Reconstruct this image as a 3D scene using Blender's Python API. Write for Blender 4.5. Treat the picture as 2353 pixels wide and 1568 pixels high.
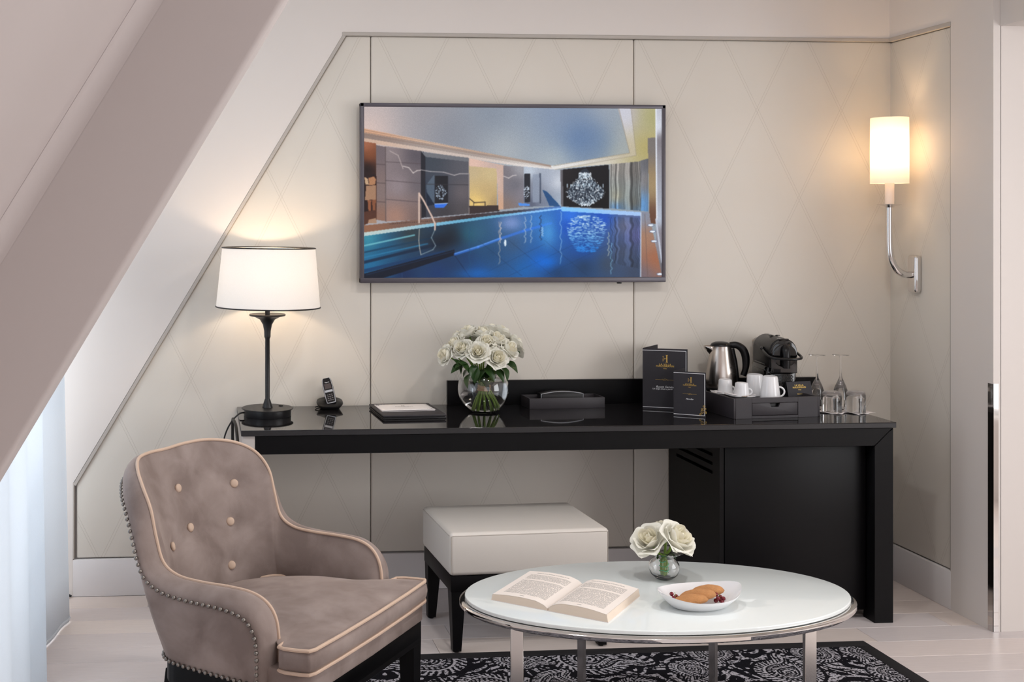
import bpy, bmesh, math, random
import numpy as np
from mathutils import Vector, Matrix, Euler
random.seed(7)
PI = math.pi
for o in list(bpy.data.objects): bpy.data.objects.remove(o)
scene = bpy.context.scene
C = scene.collection

# ------------------------------------------------------------------ camera, light, exposure
W, H = 2353., 1568.
FPX, CX, CY, CAMH = 2700., 667., 515., 1.508
YAW = math.atan((CX - 470.) / FPX)
cam_data = bpy.data.cameras.new('camera')
cam = bpy.data.objects.new('camera', cam_data); C.objects.link(cam)
cam.location = (0, 0, CAMH); cam.rotation_euler = (PI / 2, 0, -YAW)
cam_data.sensor_width = 36.; cam_data.lens = FPX / W * 36.
cam_data.shift_x = (W / 2 - CX) / W; cam_data.shift_y = -(H / 2 - CY) / W
cam_data.clip_start = .05; cam_data.clip_end = 60
scene.camera = cam
vs = scene.view_settings
vs.view_transform = 'Standard'; vs.look = 'None'; vs.gamma = 1.; vs.use_curve_mapping = False
vs.exposure = 0.0
world = bpy.data.worlds.new('sky'); scene.world = world; world.use_nodes = True
bg = world.node_tree.nodes['Background']; bg.inputs[0].default_value = (.80, .88, 1., 1); bg.inputs[1].default_value = 1.0

def area(name, loc, rot, sx, sy, power, col):
    l = bpy.data.lights.new(name, 'AREA'); l.shape = 'RECTANGLE'; l.size = sx; l.size_y = sy
    l.energy = power; l.color = col
    o = bpy.data.objects.new(name, l); C.objects.link(o); o.location = loc; o.rotation_euler = rot
    return o
# daylight through the three windows of the room (side window, rear window, dormer window behind the sheers)
area('daylight_side_window', (4.36, 1.5, 1.45), (PI / 2, 0, PI / 2), 2.4, 1.9, 66, (1., .985, .985))
area('daylight_rear_window', (1.6, -1.36, 1.5), (PI / 2, 0, 0), 2.8, 1.9, 11, (1., .985, .985))
area('daylight_dormer_window', (-1.02, 3.7, 1.3), (PI / 2, 0, -PI / 2), 1.5, 1.9, 30, (.86, .93, 1.))

def ray(px, py):
    F = Vector((math.sin(YAW), math.cos(YAW), 0)); R = Vector((math.cos(YAW), -math.sin(YAW), 0))
    return F + R * ((px - CX) / FPX) + Vector((0, 0, (CY - py) / FPX))
def atz(px, py, z): d = ray(px, py); return Vector((0, 0, CAMH)) + d * ((z - CAMH) / d.z)
def aty(px, py, y): d = ray(px, py); return Vector((0, 0, CAMH)) + d * (y / d.y)
def proj(p):
    F = Vector((math.sin(YAW), math.cos(YAW), 0)); R = Vector((math.cos(YAW), -math.sin(YAW), 0))
    v = Vector(p) - Vector((0, 0, CAMH)); z = v.dot(F)
    return CX + FPX * v.dot(R) / z, CY - FPX * v.z / z

# ------------------------------------------------------------------ materials
def s2l(c):
    c = c / 255.
    return c / 12.92 if c <= .04045 else ((c + .055) / 1.055) ** 2.4
def rgb(r, g, b): return (s2l(r), s2l(g), s2l(b), 1.)
def nd(nt, t, **kw):
    n = nt.nodes.new(t)
    for k, v in kw.items():
        if k[0] == 'i' and k[1:].isdigit(): n.inputs[int(k[1:])].default_value = v
        else: setattr(n, k, v)
    return n
def mth(nt, op, a, b=None, c=None, clamp=False):
    n = nt.nodes.new('ShaderNodeMath'); n.operation = op; n.use_clamp = clamp
    for i, v in enumerate((a, b, c)):
        if v is None: continue
        if isinstance(v, (int, float)): n.inputs[i].default_value = v
        else: nt.links.new(v, n.inputs[i])
    return n.outputs[0]
def mixc(nt, f, a, b):
    n = nt.nodes.new('ShaderNodeMix'); n.data_type = 'RGBA'
    for s, v in ((n.inputs[0], f), (n.inputs[6], a), (n.inputs[7], b)):
        if isinstance(v, (int, float)): s.default_value = v
        elif isinstance(v, tuple): s.default_value = v
        else: nt.links.new(v, s)
    return n.outputs[2]
def mat(name, col, rough=.5, metal=0., var=.06, nscale=12., bump=0., bscale=200., coat=0., sheen=0., spec=.5, stretch=None, trans=0., ior=1.45):
    m = bpy.data.materials.new(name); m.use_nodes = True; nt = m.node_tree
    p = nt.nodes['Principled BSDF']
    tc = nd(nt, 'ShaderNodeTexCoord'); src = tc.outputs['Object']
    if stretch:
        mp = nd(nt, 'ShaderNodeMapping'); mp.inputs['Scale'].default_value = stretch
        nt.links.new(src, mp.inputs[0]); src = mp.outputs[0]
    if var > 0:
        n = nd(nt, 'ShaderNodeTexNoise'); n.inputs['Scale'].default_value = nscale; n.inputs['Detail'].default_value = 4
        nt.links.new(src, n.inputs['Vector'])
        dark = tuple(c * (1 - var) for c in col[:3]) + (1,); lite = tuple(min(1, c * (1 + var)) for c in col[:3]) + (1,)
        nt.links.new(mixc(nt, n.outputs[0], dark, lite), p.inputs['Base Color'])
    else: p.inputs['Base Color'].default_value = col
    p.inputs['Roughness'].default_value = rough; p.inputs['Metallic'].default_value = metal
    p.inputs['Specular IOR Level'].default_value = spec; p.inputs['IOR'].default_value = ior
    p.inputs['Coat Weight'].default_value = coat; p.inputs['Coat Roughness'].default_value = .05
    p.inputs['Sheen Weight'].default_value = sheen; p.inputs['Transmission Weight'].default_value = trans
    if bump:
        n2 = nd(nt, 'ShaderNodeTexNoise'); n2.inputs['Scale'].default_value = bscale; n2.inputs['Detail'].default_value = 3
        nt.links.new(src, n2.inputs['Vector'])
        b = nd(nt, 'ShaderNodeBump'); b.inputs['Strength'].default_value = bump; b.inputs['Distance'].default_value = .002
        nt.links.new(n2.outputs[0], b.inputs['Height']); nt.links.new(b.outputs[0], p.inputs['Normal'])
    return m

M = {}
M['paint'] = mat('white_wall_paint', rgb(226, 219, 214), .6, var=.015, nscale=3, bump=.03, bscale=300)
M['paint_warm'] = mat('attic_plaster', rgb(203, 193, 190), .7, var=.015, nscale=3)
M['base'] = mat('baseboard_lacquer', rgb(228, 224, 224), .4, var=.01)
M['ceil'] = mat('ceiling_paint', rgb(235, 232, 228), .7, var=.01)
M['strip'] = mat('satin_grey_trim', rgb(184, 177, 170), .5, metal=0., var=.03)
M['black_wood'] = mat('black_stained_wood', rgb(10, 9, 11), .42, spec=.2, var=.25, nscale=6, stretch=(1, 1, 30), bump=.03, bscale=60)
M['black_wood_x'] = mat('black_stained_wood_x', rgb(10, 9, 11), .42, spec=.2, var=.25, nscale=6, stretch=(1, 30, 30), bump=.03, bscale=20)
M['chrome'] = mat('chrome', rgb(225, 222, 220), .06, metal=1., var=.02)
M['satin_chrome'] = mat('satin_chrome', rgb(205, 200, 196), .2, metal=1., var=.03)
M['steel'] = mat('brushed_steel', rgb(200, 190, 182), .26, metal=1., var=.12, nscale=30, stretch=(40, 40, 1))
M['black_plastic'] = mat('black_plastic', rgb(15, 14, 16), .32, var=.1, spec=.35)
M['gloss_black'] = mat('glossy_black_plastic', rgb(10, 10, 12), .1, var=.1, coat=.5)
M['black_metal'] = mat('matt_black_metal', rgb(24, 23, 25), .38, var=.1)
M['leather'] = mat('black_leather', rgb(50, 46, 50), .48, var=.08, bump=.15, bscale=500)
M['dark_leather'] = mat('dark_leather', rgb(28, 26, 28), .5, var=.08, bump=.15, bscale=500)
M['porcelain'] = mat('white_porcelain', rgb(238, 238, 240), .12, var=.01, coat=.3)
M['paper'] = mat('paper', rgb(240, 234, 232), .8, var=.01)
M['napkin'] = mat('napkin_paper', rgb(232, 226, 226), .9, var=.03)
M['card'] = mat('black_card', rgb(38, 36, 42), .6, var=.04)
M['gold'] = mat('gold_foil', rgb(215, 180, 95), .35, metal=.6, var=.1)
M['white_ink'] = mat('white_ink', rgb(235, 235, 238), .6, var=.01)
M['grey_ink'] = mat('grey_ink', rgb(150, 146, 148), .6, var=.01)
M['silver_ink'] = mat('silver_edge', rgb(190, 192, 198), .35, metal=.4, var=.02)
M['stool'] = mat('cream_leatherette', rgb(224, 217, 209), .45, var=.02, bump=.12, bscale=700)
M['stitch'] = mat('stitch_thread', rgb(188, 179, 170), .8, var=.02)
M['piping'] = mat('tan_piping', rgb(214, 186, 165), .6, var=.05, bump=.1, bscale=900)
M['button'] = mat('tan_button', rgb(208, 182, 162), .65, var=.04)
M['nail'] = mat('pewter_nailhead', rgb(142, 136, 130), .32, metal=.9, var=.05)
M['water'] = mat('water', (1, 1, 1, 1), 0., var=0, trans=1., ior=1.33)
M['glass'] = mat('clear_glass', (1, 1, 1, 1), 0., var=0, trans=1., ior=1.45)
M['leaf'] = mat('rose_leaf', rgb(38, 66, 26), .4, var=.3, nscale=40)
M['stem'] = mat('rose_stem', rgb(122, 152, 58), .45, var=.3, nscale=60)
M['twine'] = mat('raffia', rgb(196, 160, 118), .8, var=.2, nscale=80, bump=.4, bscale=300)
M['ribbon'] = mat('green_wire', rgb(60, 190, 130), .35, var=.1)
M['cake'] = mat('golden_sponge', rgb(194, 138, 88), .8, var=.30, nscale=45, bump=.9, bscale=330)
M['currant'] = mat('red_currant', rgb(120, 12, 34), .12, var=.2, nscale=50, coat=.4)
M['book_page'] = mat('book_page_edges', rgb(240, 222, 204), .8, var=.08, nscale=30, stretch=(1, 1, 60))
M['ostrich'] = mat('grey_ostrich_leather', rgb(186, 176, 170), .45, var=.04, bump=.5, bscale=120)
M['rubber'] = mat('black_cord', rgb(16, 15, 16), .5, var=.05)
M['screen_dark'] = mat('phone_display', rgb(82, 74, 74), .2, var=.02)
M['tank'] = mat('smoked_tank', rgb(190, 180, 172), .1, var=.02, trans=.6)
M['candle'] = mat('white_candle_tube', rgb(240, 226, 216), .5, var=.01)
M['socket'] = mat('brass_socket', rgb(150, 130, 90), .3, metal=1., var=.05)
M['rug_border'] = mat('black_binding', rgb(26, 24, 27), .85, var=.1, bump=.3, bscale=900)
M['window_frame'] = mat('white_window_frame', rgb(235, 235, 235), .4, var=.01)

def rose_mat():
    m = mat('rose_petal', rgb(252, 250, 238), .5, var=.03, nscale=30); nt = m.node_tree; p = nt.nodes['Principled BSDF']
    p.inputs['Subsurface Weight'].default_value = .25; p.inputs['Subsurface Radius'].default_value = (.01, .01, .006)
    return m

def granite():
    m = mat('black_granite', rgb(14, 13, 14), .04, var=0); nt = m.node_tree; p = nt.nodes['Principled BSDF']
    tc = nd(nt, 'ShaderNodeTexCoord'); n = nd(nt, 'ShaderNodeTexNoise'); n.inputs['Scale'].default_value = 350; n.inputs['Detail'].default_value = 2
    nt.links.new(tc.outputs['Object'], n.inputs['Vector'])
    f = mth(nt, 'MULTIPLY', mth(nt, 'SUBTRACT', n.outputs[0], .5, clamp=True), 4., clamp=True)
    nt.links.new(mixc(nt, f, rgb(12, 11, 12), rgb(70, 66, 68)), p.inputs['Base Color'])
    p.inputs['Specular IOR Level'].default_value = .9; p.inputs['IOR'].default_value = 1.6
    return m
M['granite'] = granite()
def granite_edge():
    m = mat('honed_granite_edge', rgb(38, 36, 38), .4, var=.4, nscale=300); return m
M['granite_edge'] = granite_edge()

def fabric():
    m = mat('champagne_wall_fabric', rgb(206, 199, 186), .5, var=0, spec=.35); nt = m.node_tree; p = nt.nodes['Principled BSDF']
    geo = nd(nt, 'ShaderNodeNewGeometry'); sep = nd(nt, 'ShaderNodeSeparateXYZ'); nt.links.new(geo.outputs['Position'], sep.inputs[0])
    # run along the wall: x on the back wall, -y on the side wall
    along = mth(nt, 'ADD', sep.outputs[0], mth(nt, 'MULTIPLY', mth(nt, 'SUBTRACT', 4.812, sep.outputs[1]), 1.))
    u = mth(nt, 'DIVIDE', mth(nt, 'SUBTRACT', along, .497), .1835); v = mth(nt, 'DIVIDE', mth(nt, 'SUBTRACT', sep.outputs[2], 1.248), .371)
    lines = []
    for op in ('ADD', 'SUBTRACT'):
        w = mth(nt, 'MULTIPLY', mth(nt, op, u, v), .5)
        d = mth(nt, 'ABSOLUTE', mth(nt, 'SUBTRACT', w, mth(nt, 'ROUND', w)))      # 0 on the seam
        e = mth(nt, 'ABSOLUTE', mth(nt, 'SUBTRACT', d, .0155))
        lines.append(mth(nt, 'SUBTRACT', 1., mth(nt, 'DIVIDE', e, .0030), clamp=True))
    ln = mth(nt, 'MAXIMUM', lines[0], lines[1])
    nz = nd(nt, 'ShaderNodeTexNoise'); nz.inputs['Scale'].default_value = 4; nt.links.new(geo.outputs['Position'], nz.inputs['Vector'])
    basec = mixc(nt, nz.outputs[0], rgb(217, 210, 200), rgb(223, 217, 208))
    nt.links.new(mixc(nt, mth(nt, 'MULTIPLY', ln, .5), basec, rgb(158, 146, 132)), p.inputs['Base Color'])
    fine = nd(nt, 'ShaderNodeTexNoise'); fine.inputs['Scale'].default_value = 420; nt.links.new(geo.outputs['Position'], fine.inputs['Vector'])
    hgt = mth(nt, 'SUBTRACT', mth(nt, 'MULTIPLY', fine.outputs[0], .25), ln)
    b = nd(nt, 'ShaderNodeBump'); b.inputs['Strength'].default_value = .25; b.inputs['Distance'].default_value = .002
    nt.links.new(hgt, b.inputs['Height']); nt.links.new(b.outputs[0], p.inputs['Normal'])
    return m
M['fabric'] = fabric()

def velvet():
    m = mat('taupe_velvet', rgb(140, 124, 117), .75, var=0, sheen=.55, spec=.2); nt = m.node_tree; p = nt.nodes['Principled BSDF']
    tc = nd(nt, 'ShaderNodeTexCoord')
    n1 = nd(nt, 'ShaderNodeTexNoise'); n1.inputs['Scale'].default_value = 9; n1.inputs['Detail'].default_value = 6; n1.inputs['Distortion'].default_value = .3
    nt.links.new(tc.outputs['Object'], n1.inputs['Vector'])
    r = nd(nt, 'ShaderNodeMapRange'); r.inputs[1].default_value = .35; r.inputs[2].default_value = .68
    nt.links.new(n1.outputs[0], r.inputs[0])
    nt.links.new(mixc(nt, r.outputs[0], rgb(132, 117, 111), rgb(162, 147, 141)), p.inputs['Base Color'])
    p.inputs['Sheen Tint'].default_value = rgb(232, 214, 204); p.inputs['Sheen Roughness'].default_value = .35
    n2 = nd(nt, 'ShaderNodeTexNoise'); n2.inputs['Scale'].default_value = 700
    nt.links.new(tc.outputs['Object'], n2.inputs['Vector'])
    b = nd(nt, 'ShaderNodeBump'); b.inputs['Strength'].default_value = .12; b.inputs['Distance'].default_value = .002
    nt.links.new(n2.outputs[0], b.inputs['Height']); nt.links.new(b.outputs[0], p.inputs['Normal'])
    return m
M['velvet'] = velvet()

def plank_mats():
    out = []
    for i, c in enumerate(((226, 214, 210), (219, 208, 205), (230, 217, 210), (222, 209, 202), (214, 205, 204))):
        m = mat('limed_oak_plank_%d' % i, rgb(*c), .42, var=.07, nscale=9, stretch=(1.2, 14, 1), bump=.08, bscale=60)
        out.append(m)
    return out
M['planks'] = plank_mats()

def shade_mat(name, col, tl):
    m = bpy.data.materials.new(name); m.use_nodes = True; nt = m.node_tree; nt.nodes.remove(nt.nodes['Principled BSDF'])
    d = nd(nt, 'ShaderNodeBsdfDiffuse'); t = nd(nt, 'ShaderNodeBsdfTranslucent'); mx = nd(nt, 'ShaderNodeMixShader')
    tc = nd(nt, 'ShaderNodeTexCoord'); n = nd(nt, 'ShaderNodeTexNoise'); n.inputs['Scale'].default_value = 300
    nt.links.new(tc.outputs['Object'], n.inputs['Vector'])
    c2 = tuple(c * .94 for c in col[:3]) + (1,)
    cc = mixc(nt, n.outputs[0], c2, col)
    nt.links.new(cc, d.inputs[0]); nt.links.new(cc, t.inputs[0]); mx.inputs[0].default_value = tl
    nt.links.new(d.outputs[0], mx.inputs[1]); nt.links.new(t.outputs[0], mx.inputs[2])
    nt.links.new(mx.outputs[0], nt.nodes['Material Output'].inputs[0])
    return m
M['shade'] = shade_mat('white_lamp_shade', rgb(244, 242, 240), .15)
M['shade2'] = shade_mat('white_sconce_shade', rgb(250, 244, 238), .30)
M['petal'] = shade_mat('rose_petal', rgb(255, 253, 243), .25)
M['petal_core'] = shade_mat('rose_heart', rgb(254, 249, 230), .25)
M['sheer'] = shade_mat('white_sheer_fabric', rgb(236, 240, 244), .5)

def emis(name, col, st):
    m = bpy.data.materials.new(name); m.use_nodes = True; p = m.node_tree.nodes['Principled BSDF']
    p.inputs['Base Color'].default_value = col; p.inputs['Emission Color'].default_value = col; p.inputs['Emission Strength'].default_value = st
    return m
M['bulb'] = emis('lit_bulb', (1., .78, .5, 1), 12.)

def attr_mat(name, emit, rough, base=True):
    m = bpy.data.materials.new(name); m.use_nodes = True; nt = m.node_tree; p = nt.nodes['Principled BSDF']
    a = nd(nt, 'ShaderNodeAttribute', attribute_name='Col')
    if base: nt.links.new(a.outputs[0], p.inputs['Base Color'])
    else: p.inputs['Base Color'].default_value = (.01, .01, .012, 1)
    if emit: nt.links.new(a.outputs[0], p.inputs['Emission Color']); p.inputs['Emission Strength'].default_value = emit
    p.inputs['Roughness'].default_value = rough; p.inputs['Specular IOR Level'].default_value = .15
    return m
M['tv_image'] = attr_mat('lit_tv_picture', .92, .35, False)
M['rug_pile'] = attr_mat('paisley_pile', 0, .95)

def page_mat():
    m = mat('printed_page', rgb(244, 234, 226), .8, var=0); nt = m.node_tree; p = nt.nodes['Principled BSDF']
    tc = nd(nt, 'ShaderNodeTexCoord'); sp = nd(nt, 'ShaderNodeSeparateXYZ'); nt.links.new(tc.outputs['UV'], sp.inputs[0])
    x, y = sp.outputs[0], sp.outputs[1]
    lno = mth(nt, 'MULTIPLY', y, 44.); fr = mth(nt, 'FRACT', lno); fl = mth(nt, 'FLOOR', lno)
    band = mth(nt, 'MULTIPLY', mth(nt, 'GREATER_THAN', fr, .32), mth(nt, 'LESS_THAN', fr, .82))
    cmb = nd(nt, 'ShaderNodeCombineXYZ'); nt.links.new(mth(nt, 'MULTIPLY', x, 60.), cmb.inputs[0]); nt.links.new(mth(nt, 'MULTIPLY', fl, 7.3), cmb.inputs[1])
    nz = nd(nt, 'ShaderNodeTexNoise'); nz.inputs['Scale'].default_value = 1.; nz.inputs['Detail'].default_value = 3; nt.links.new(cmb.outputs[0], nz.inputs['Vector'])
    word = mth(nt, 'GREATER_THAN', nz.outputs[0], .42)
    blk = None
    for a, op, b in ((x, 'GREATER_THAN', .12), (x, 'LESS_THAN', .88), (y, 'GREATER_THAN', .12), (y, 'LESS_THAN', .87)):
        t = mth(nt, op, a, b); blk = t if blk is None else mth(nt, 'MULTIPLY', blk, t)
    gap = mth(nt, 'GREATER_THAN', mth(nt, 'ABSOLUTE', mth(nt, 'SUBTRACT', y, .66)), .018)
    head = mth(nt, 'MULTIPLY', mth(nt, 'LESS_THAN', mth(nt, 'ABSOLUTE', mth(nt, 'SUBTRACT', y, .925)), .008), mth(nt, 'LESS_THAN', mth(nt, 'ABSOLUTE', mth(nt, 'SUBTRACT', x, .5)), .3))
    foot = mth(nt, 'MULTIPLY', mth(nt, 'LESS_THAN', mth(nt, 'ABSOLUTE', mth(nt, 'SUBTRACT', y, .06)), .007), mth(nt, 'LESS_THAN', mth(nt, 'ABSOLUTE', mth(nt, 'SUBTRACT', x, .5)), .04))
    f = mth(nt, 'MULTIPLY', mth(nt, 'MULTIPLY', band, word), mth(nt, 'MULTIPLY', blk, gap))
    f = mth(nt, 'MAXIMUM', f, mth(nt, 'MULTIPLY', mth(nt, 'MAXIMUM', head, foot), word))
    nt.links.new(mixc(nt, mth(nt, 'MULTIPLY', f, .62), rgb(244, 234, 226), rgb(70, 66, 66)), p.inputs['Base Color'])
    return m
M['page'] = page_mat()

def table_glass():
    m = mat('white_back_painted_glass', rgb(240, 246, 245), .5, var=.01, coat=1.)
    m.node_tree.nodes['Principled BSDF'].inputs['Coat Roughness'].default_value = .01
    m.node_tree.nodes['Principled BSDF'].inputs['Coat IOR'].default_value = 1.55
    return m
M['table_glass'] = table_glass()

# ------------------------------------------------------------------ mesh helpers
def link(name, me, m=None, parent=None, smooth=False, ang=40):
    if m is not None: me.materials.append(m)
    if smooth:
        me.polygons.foreach_set('use_smooth', [True] * len(me.polygons))
        me.set_sharp_from_angle(angle=math.radians(ang))
    o = bpy.data.objects.new(name, me); C.objects.link(o)
    if parent: o.parent = parent
    return o
class MB:
    def __init__(s): s.v = []; s.f = []
    def add(s, vs, fs, mtx=None):
        b = len(s.v)
        for p in vs:
            p = Vector(p); s.v.append(tuple(mtx @ p) if mtx else tuple(p))
        s.f += [tuple(i + b for i in f) for f in fs]; return s
    def bm(s, bm, mtx=None):
        bm.verts.index_update()
        s.add([v.co.copy() for v in bm.verts], [[v.index for v in f.verts] for f in bm.faces], mtx); bm.free(); return s
    def box(s, x0, x1, y0, y1, z0, z1, bev=0., seg=2, mtx=None):
        bm = bmesh.new(); bmesh.ops.create_cube(bm, size=1.)
        for v in bm.verts: v.co = Vector(((x0 + x1) / 2 + v.co.x * (x1 - x0), (y0 + y1) / 2 + v.co.y * (y1 - y0), (z0 + z1) / 2 + v.co.z * (z1 - z0)))
        if bev: bmesh.ops.bevel(bm, geom=list(bm.edges), offset=bev, segments=seg, profile=.5, affect='EDGES')
        return s.bm(bm, mtx)
    def prism(s, pts, axis, a, b, bev=0., seg=2, mtx=None):
        """polygon pts (2D) extruded along axis from a to b"""
        def p3(p, t):
            return {'x': (t, p[0], p[1]), 'y': (p[0], t, p[1]), 'z': (p[0], p[1], t)}[axis]
        bm = bmesh.new(); lo = [bm.verts.new(p3(p, a)) for p in pts]; hi = [bm.verts.new(p3(p, b)) for p in pts]
        n = len(pts)
        bm.faces.new(lo); bm.faces.new(hi[::-1])
        for i in range(n): bm.faces.new((lo[i], hi[i], hi[(i + 1) % n], lo[(i + 1) % n]))
        bmesh.ops.recalc_face_normals(bm, faces=list(bm.faces))
        if bev: bmesh.ops.bevel(bm, geom=list(bm.edges), offset=bev, segments=seg, profile=.5, affect='EDGES')
        return s.bm(bm, mtx)
    def lathe(s, prof, seg=32, mtx=None, cap=True):
        vs, fs, n = [], [], len(prof)
        for i in range(seg):
            a = 2 * PI * i / seg
            for r, z in prof: vs.append((r * math.cos(a), r * math.sin(a), z))
        for i in range(seg):
            j = (i + 1) % seg
            for k in range(n - 1): fs.append((i * n + k, j * n + k, j * n + k + 1, i * n + k + 1))
        if cap:
            if prof[0][0] > 1e-5: fs.append(tuple(i * n for i in range(seg))[::-1])
            if prof[-1][0] > 1e-5: fs.append(tuple(i * n + n - 1 for i in range(seg)))
        return s.add(vs, fs, mtx)
    def tube(s, path, r, seg=8, closed=False, mtx=None):
        P = [Vector(p) for p in path]; n = len(P); vs, fs = [], []
        rr = r if isinstance(r, (list, tuple)) else [r] * n
        up = None
        for i in range(n):
            t = (P[(i + 1) % n] - P[i - 1]) if closed else (P[min(i + 1, n - 1)] - P[max(i - 1, 0)])
            t.normalize()
            if up is None: up = t.orthogonal().normalized()
            up = (up - t * up.dot(t))
            up = up.normalized() if up.length > 1e-6 else t.orthogonal().normalized()
            q = t.cross(up)
            for k in range(seg):
                a = 2 * PI * k / seg; vs.append(P[i] + (up * math.cos(a) + q * math.sin(a)) * rr[i])
        m = n if closed else n - 1
        for i in range(m):
            j = (i + 1) % n
            for k in range(seg): fs.append((i * seg + k, i * seg + (k + 1) % seg, j * seg + (k + 1) % seg, j * seg + k))
        if not closed: fs.append(tuple(range(seg))[::-1]); fs.append(tuple((n - 1) * seg + k for k in range(seg)))
        return s.add(vs, fs, mtx)
    def sphere(s, c, r, u=12, v=8, mtx=None, sc=(1, 1, 1)):
        prof = [(r * math.sin(PI * k / v), -r * math.cos(PI * k / v)) for k in range(v + 1)]
        mm = Matrix.Translation(c) @ Matrix.Diagonal((*sc, 1))
        return s.lathe(prof, u, (mtx @ mm) if mtx else mm, cap=False)
    def mesh(s, name):
        me = bpy.data.meshes.new(name); me.from_pydata(s.v, [], s.f)
        bm = bmesh.new(); bm.from_mesh(me); bmesh.ops.remove_doubles(bm, verts=list(bm.verts), dist=1e-6)
        bmesh.ops.recalc_face_normals(bm, faces=list(bm.faces)); bm.to_mesh(me); bm.free(); me.update(); return me
    def build(s, name, m, parent=None, smooth=True, ang=40): return link(name, s.mesh(name), m, parent, smooth, ang)
def box(name, x0, x1, y0, y1, z0, z1, m, parent=None, bev=.002, seg=2):
    return MB().box(x0, x1, y0, y1, z0, z1, bev, seg).build(name, m, parent)
def grid_faces(nu, nv, closed_u=False):
    fs = []
    for i in range(nu if closed_u else nu - 1):
        for j in range(nv - 1):
            a = i * nv + j; b = ((i + 1) % nu) * nv + j
            fs.append((a, b, b + 1, a + 1))
    return fs
def catmull(pts, n, closed=False):
    P = [Vector(p) for p in pts]; out = []; k = len(P); segs = k if closed else k - 1
    for i in range(n):
        t = i / n * segs if closed else i / (n - 1) * segs
        a = min(int(t), segs - 1); f = t - a
        g = (lambda j: P[j % k]) if closed else (lambda j: P[max(0, min(k - 1, j))])
        p0, p1, p2, p3 = g(a - 1), g(a), g(a + 1), g(a + 2)
        out.append(.5 * ((2 * p1) + (p2 - p0) * f + (2 * p0 - 5 * p1 + 4 * p2 - p3) * f * f + (3 * p1 - p0 - 3 * p2 + p3) * f ** 3))
    return out
def tag(o, label, cat, group=None):
    o['label'] = label; o['category'] = cat
    if group: o['group'] = group
    return o
def thing(name, label, cat, loc=(0, 0, 0), rz=0., group=None):
    o = bpy.data.objects.new(name, None); C.objects.link(o); o.location = loc; o.rotation_euler = (0, 0, rz)
    o.empty_display_size = .05
    return tag(o, label, cat, group)
def struct(o): o['kind'] = 'structure'; return o
def text_mesh(s, size, shear=0., extr=.0002, align='CENTER', sp=1., bold=0.):
    cu = bpy.data.curves.new('lettering', 'FONT'); cu.body = s; cu.size = size; cu.align_x = align; cu.align_y = 'CENTER'
    cu.shear = shear; cu.extrude = extr; cu.space_character = sp; cu.offset = bold; cu.resolution_u = 2
    o = bpy.data.objects.new('lettering', cu); C.objects.link(o)
    dg = bpy.context.evaluated_depsgraph_get(); dg.update()
    me = bpy.data.meshes.new_from_object(o.evaluated_get(dg))
    bpy.data.objects.remove(o); bpy.data.curves.remove(cu)
    return me
def lettering(s, size, mtx, m, parent, **kw):
    me = text_mesh(s, size, **kw); me.transform(mtx); me.materials.clear()
    return link('lettering', me, m, parent)
FRONT = Matrix.Rotation(PI / 2, 4, 'X')       # text standing up in the local xz plane, facing -y

# raster painter: flat pictures (screen, rug pile) as colours carried on a fine grid
class Paint:
    def __init__(s, w, h, x0, x1, y0, y1):
        s.w, s.h = w, h
        s.X, s.Y = np.meshgrid(x0 + (np.arange(w) + .5) / w * (x1 - x0), y0 + (np.arange(h) + .5) / h * (y1 - y0))
        s.a = np.zeros((h, w, 3)); s.soft = 400.; s.rng = np.random.default_rng(3)
    def inside(s, pts):
        m = np.zeros((s.h, s.w), bool); n = len(pts)
        for i in range(n):
            (x1, y1), (x2, y2) = pts[i], pts[(i + 1) % n]
            if y1 == y2: continue
            c = ((y1 > s.Y) != (y2 > s.Y)) & (s.X < (x2 - x1) * (s.Y - y1) / (y2 - y1) + x1)
            m ^= c
        return m
    def idw(s, anchors, m, p=2.):
        x, y = s.X[m], s.Y[m]; num = np.zeros((x.size, 3)); den = np.zeros(x.size)
        for ax, ay, c in anchors:
            w = 1. / ((x - ax) ** 2 + (y - ay) ** 2 + s.soft) ** (p / 2); num += w[:, None] * np.array(c, float); den += w
        return num / den[:, None]
    def poly(s, pts, c, alpha=1.):
        m = s.inside(pts)
        if not m.any(): return m
        col = s.idw(c, m) if isinstance(c, list) else np.array(c, float)
        s.a[m] = s.a[m] * (1 - alpha) + col * alpha
        return m
    def line(s, pts, wd, c, alpha=1.):
        for (x1, y1), (x2, y2) in zip(pts[:-1], pts[1:]):
            dx, dy = x2 - x1, y2 - y1; L2 = dx * dx + dy * dy + 1e-9
            t = np.clip(((s.X - x1) * dx + (s.Y - y1) * dy) / L2, 0, 1)
            d = np.hypot(s.X - x1 - t * dx, s.Y - y1 - t * dy)
            k = np.clip(wd / 2 + 2 - d, 0, 4)[..., None] / 4 * alpha
            s.a[:] = s.a * (1 - k) + np.array(c, float) * k
    def blob(s, x, y, rx, ry, c, alpha=1., soft=False):
        d = ((s.X - x) / rx) ** 2 + ((s.Y - y) / ry) ** 2
        k = (np.exp(-d * 1.5) if soft else np.clip((1.15 - d) * 4, 0, 1))[..., None] * alpha
        s.a[:] = s.a * (1 - k) + np.array(c, float) * k
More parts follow.
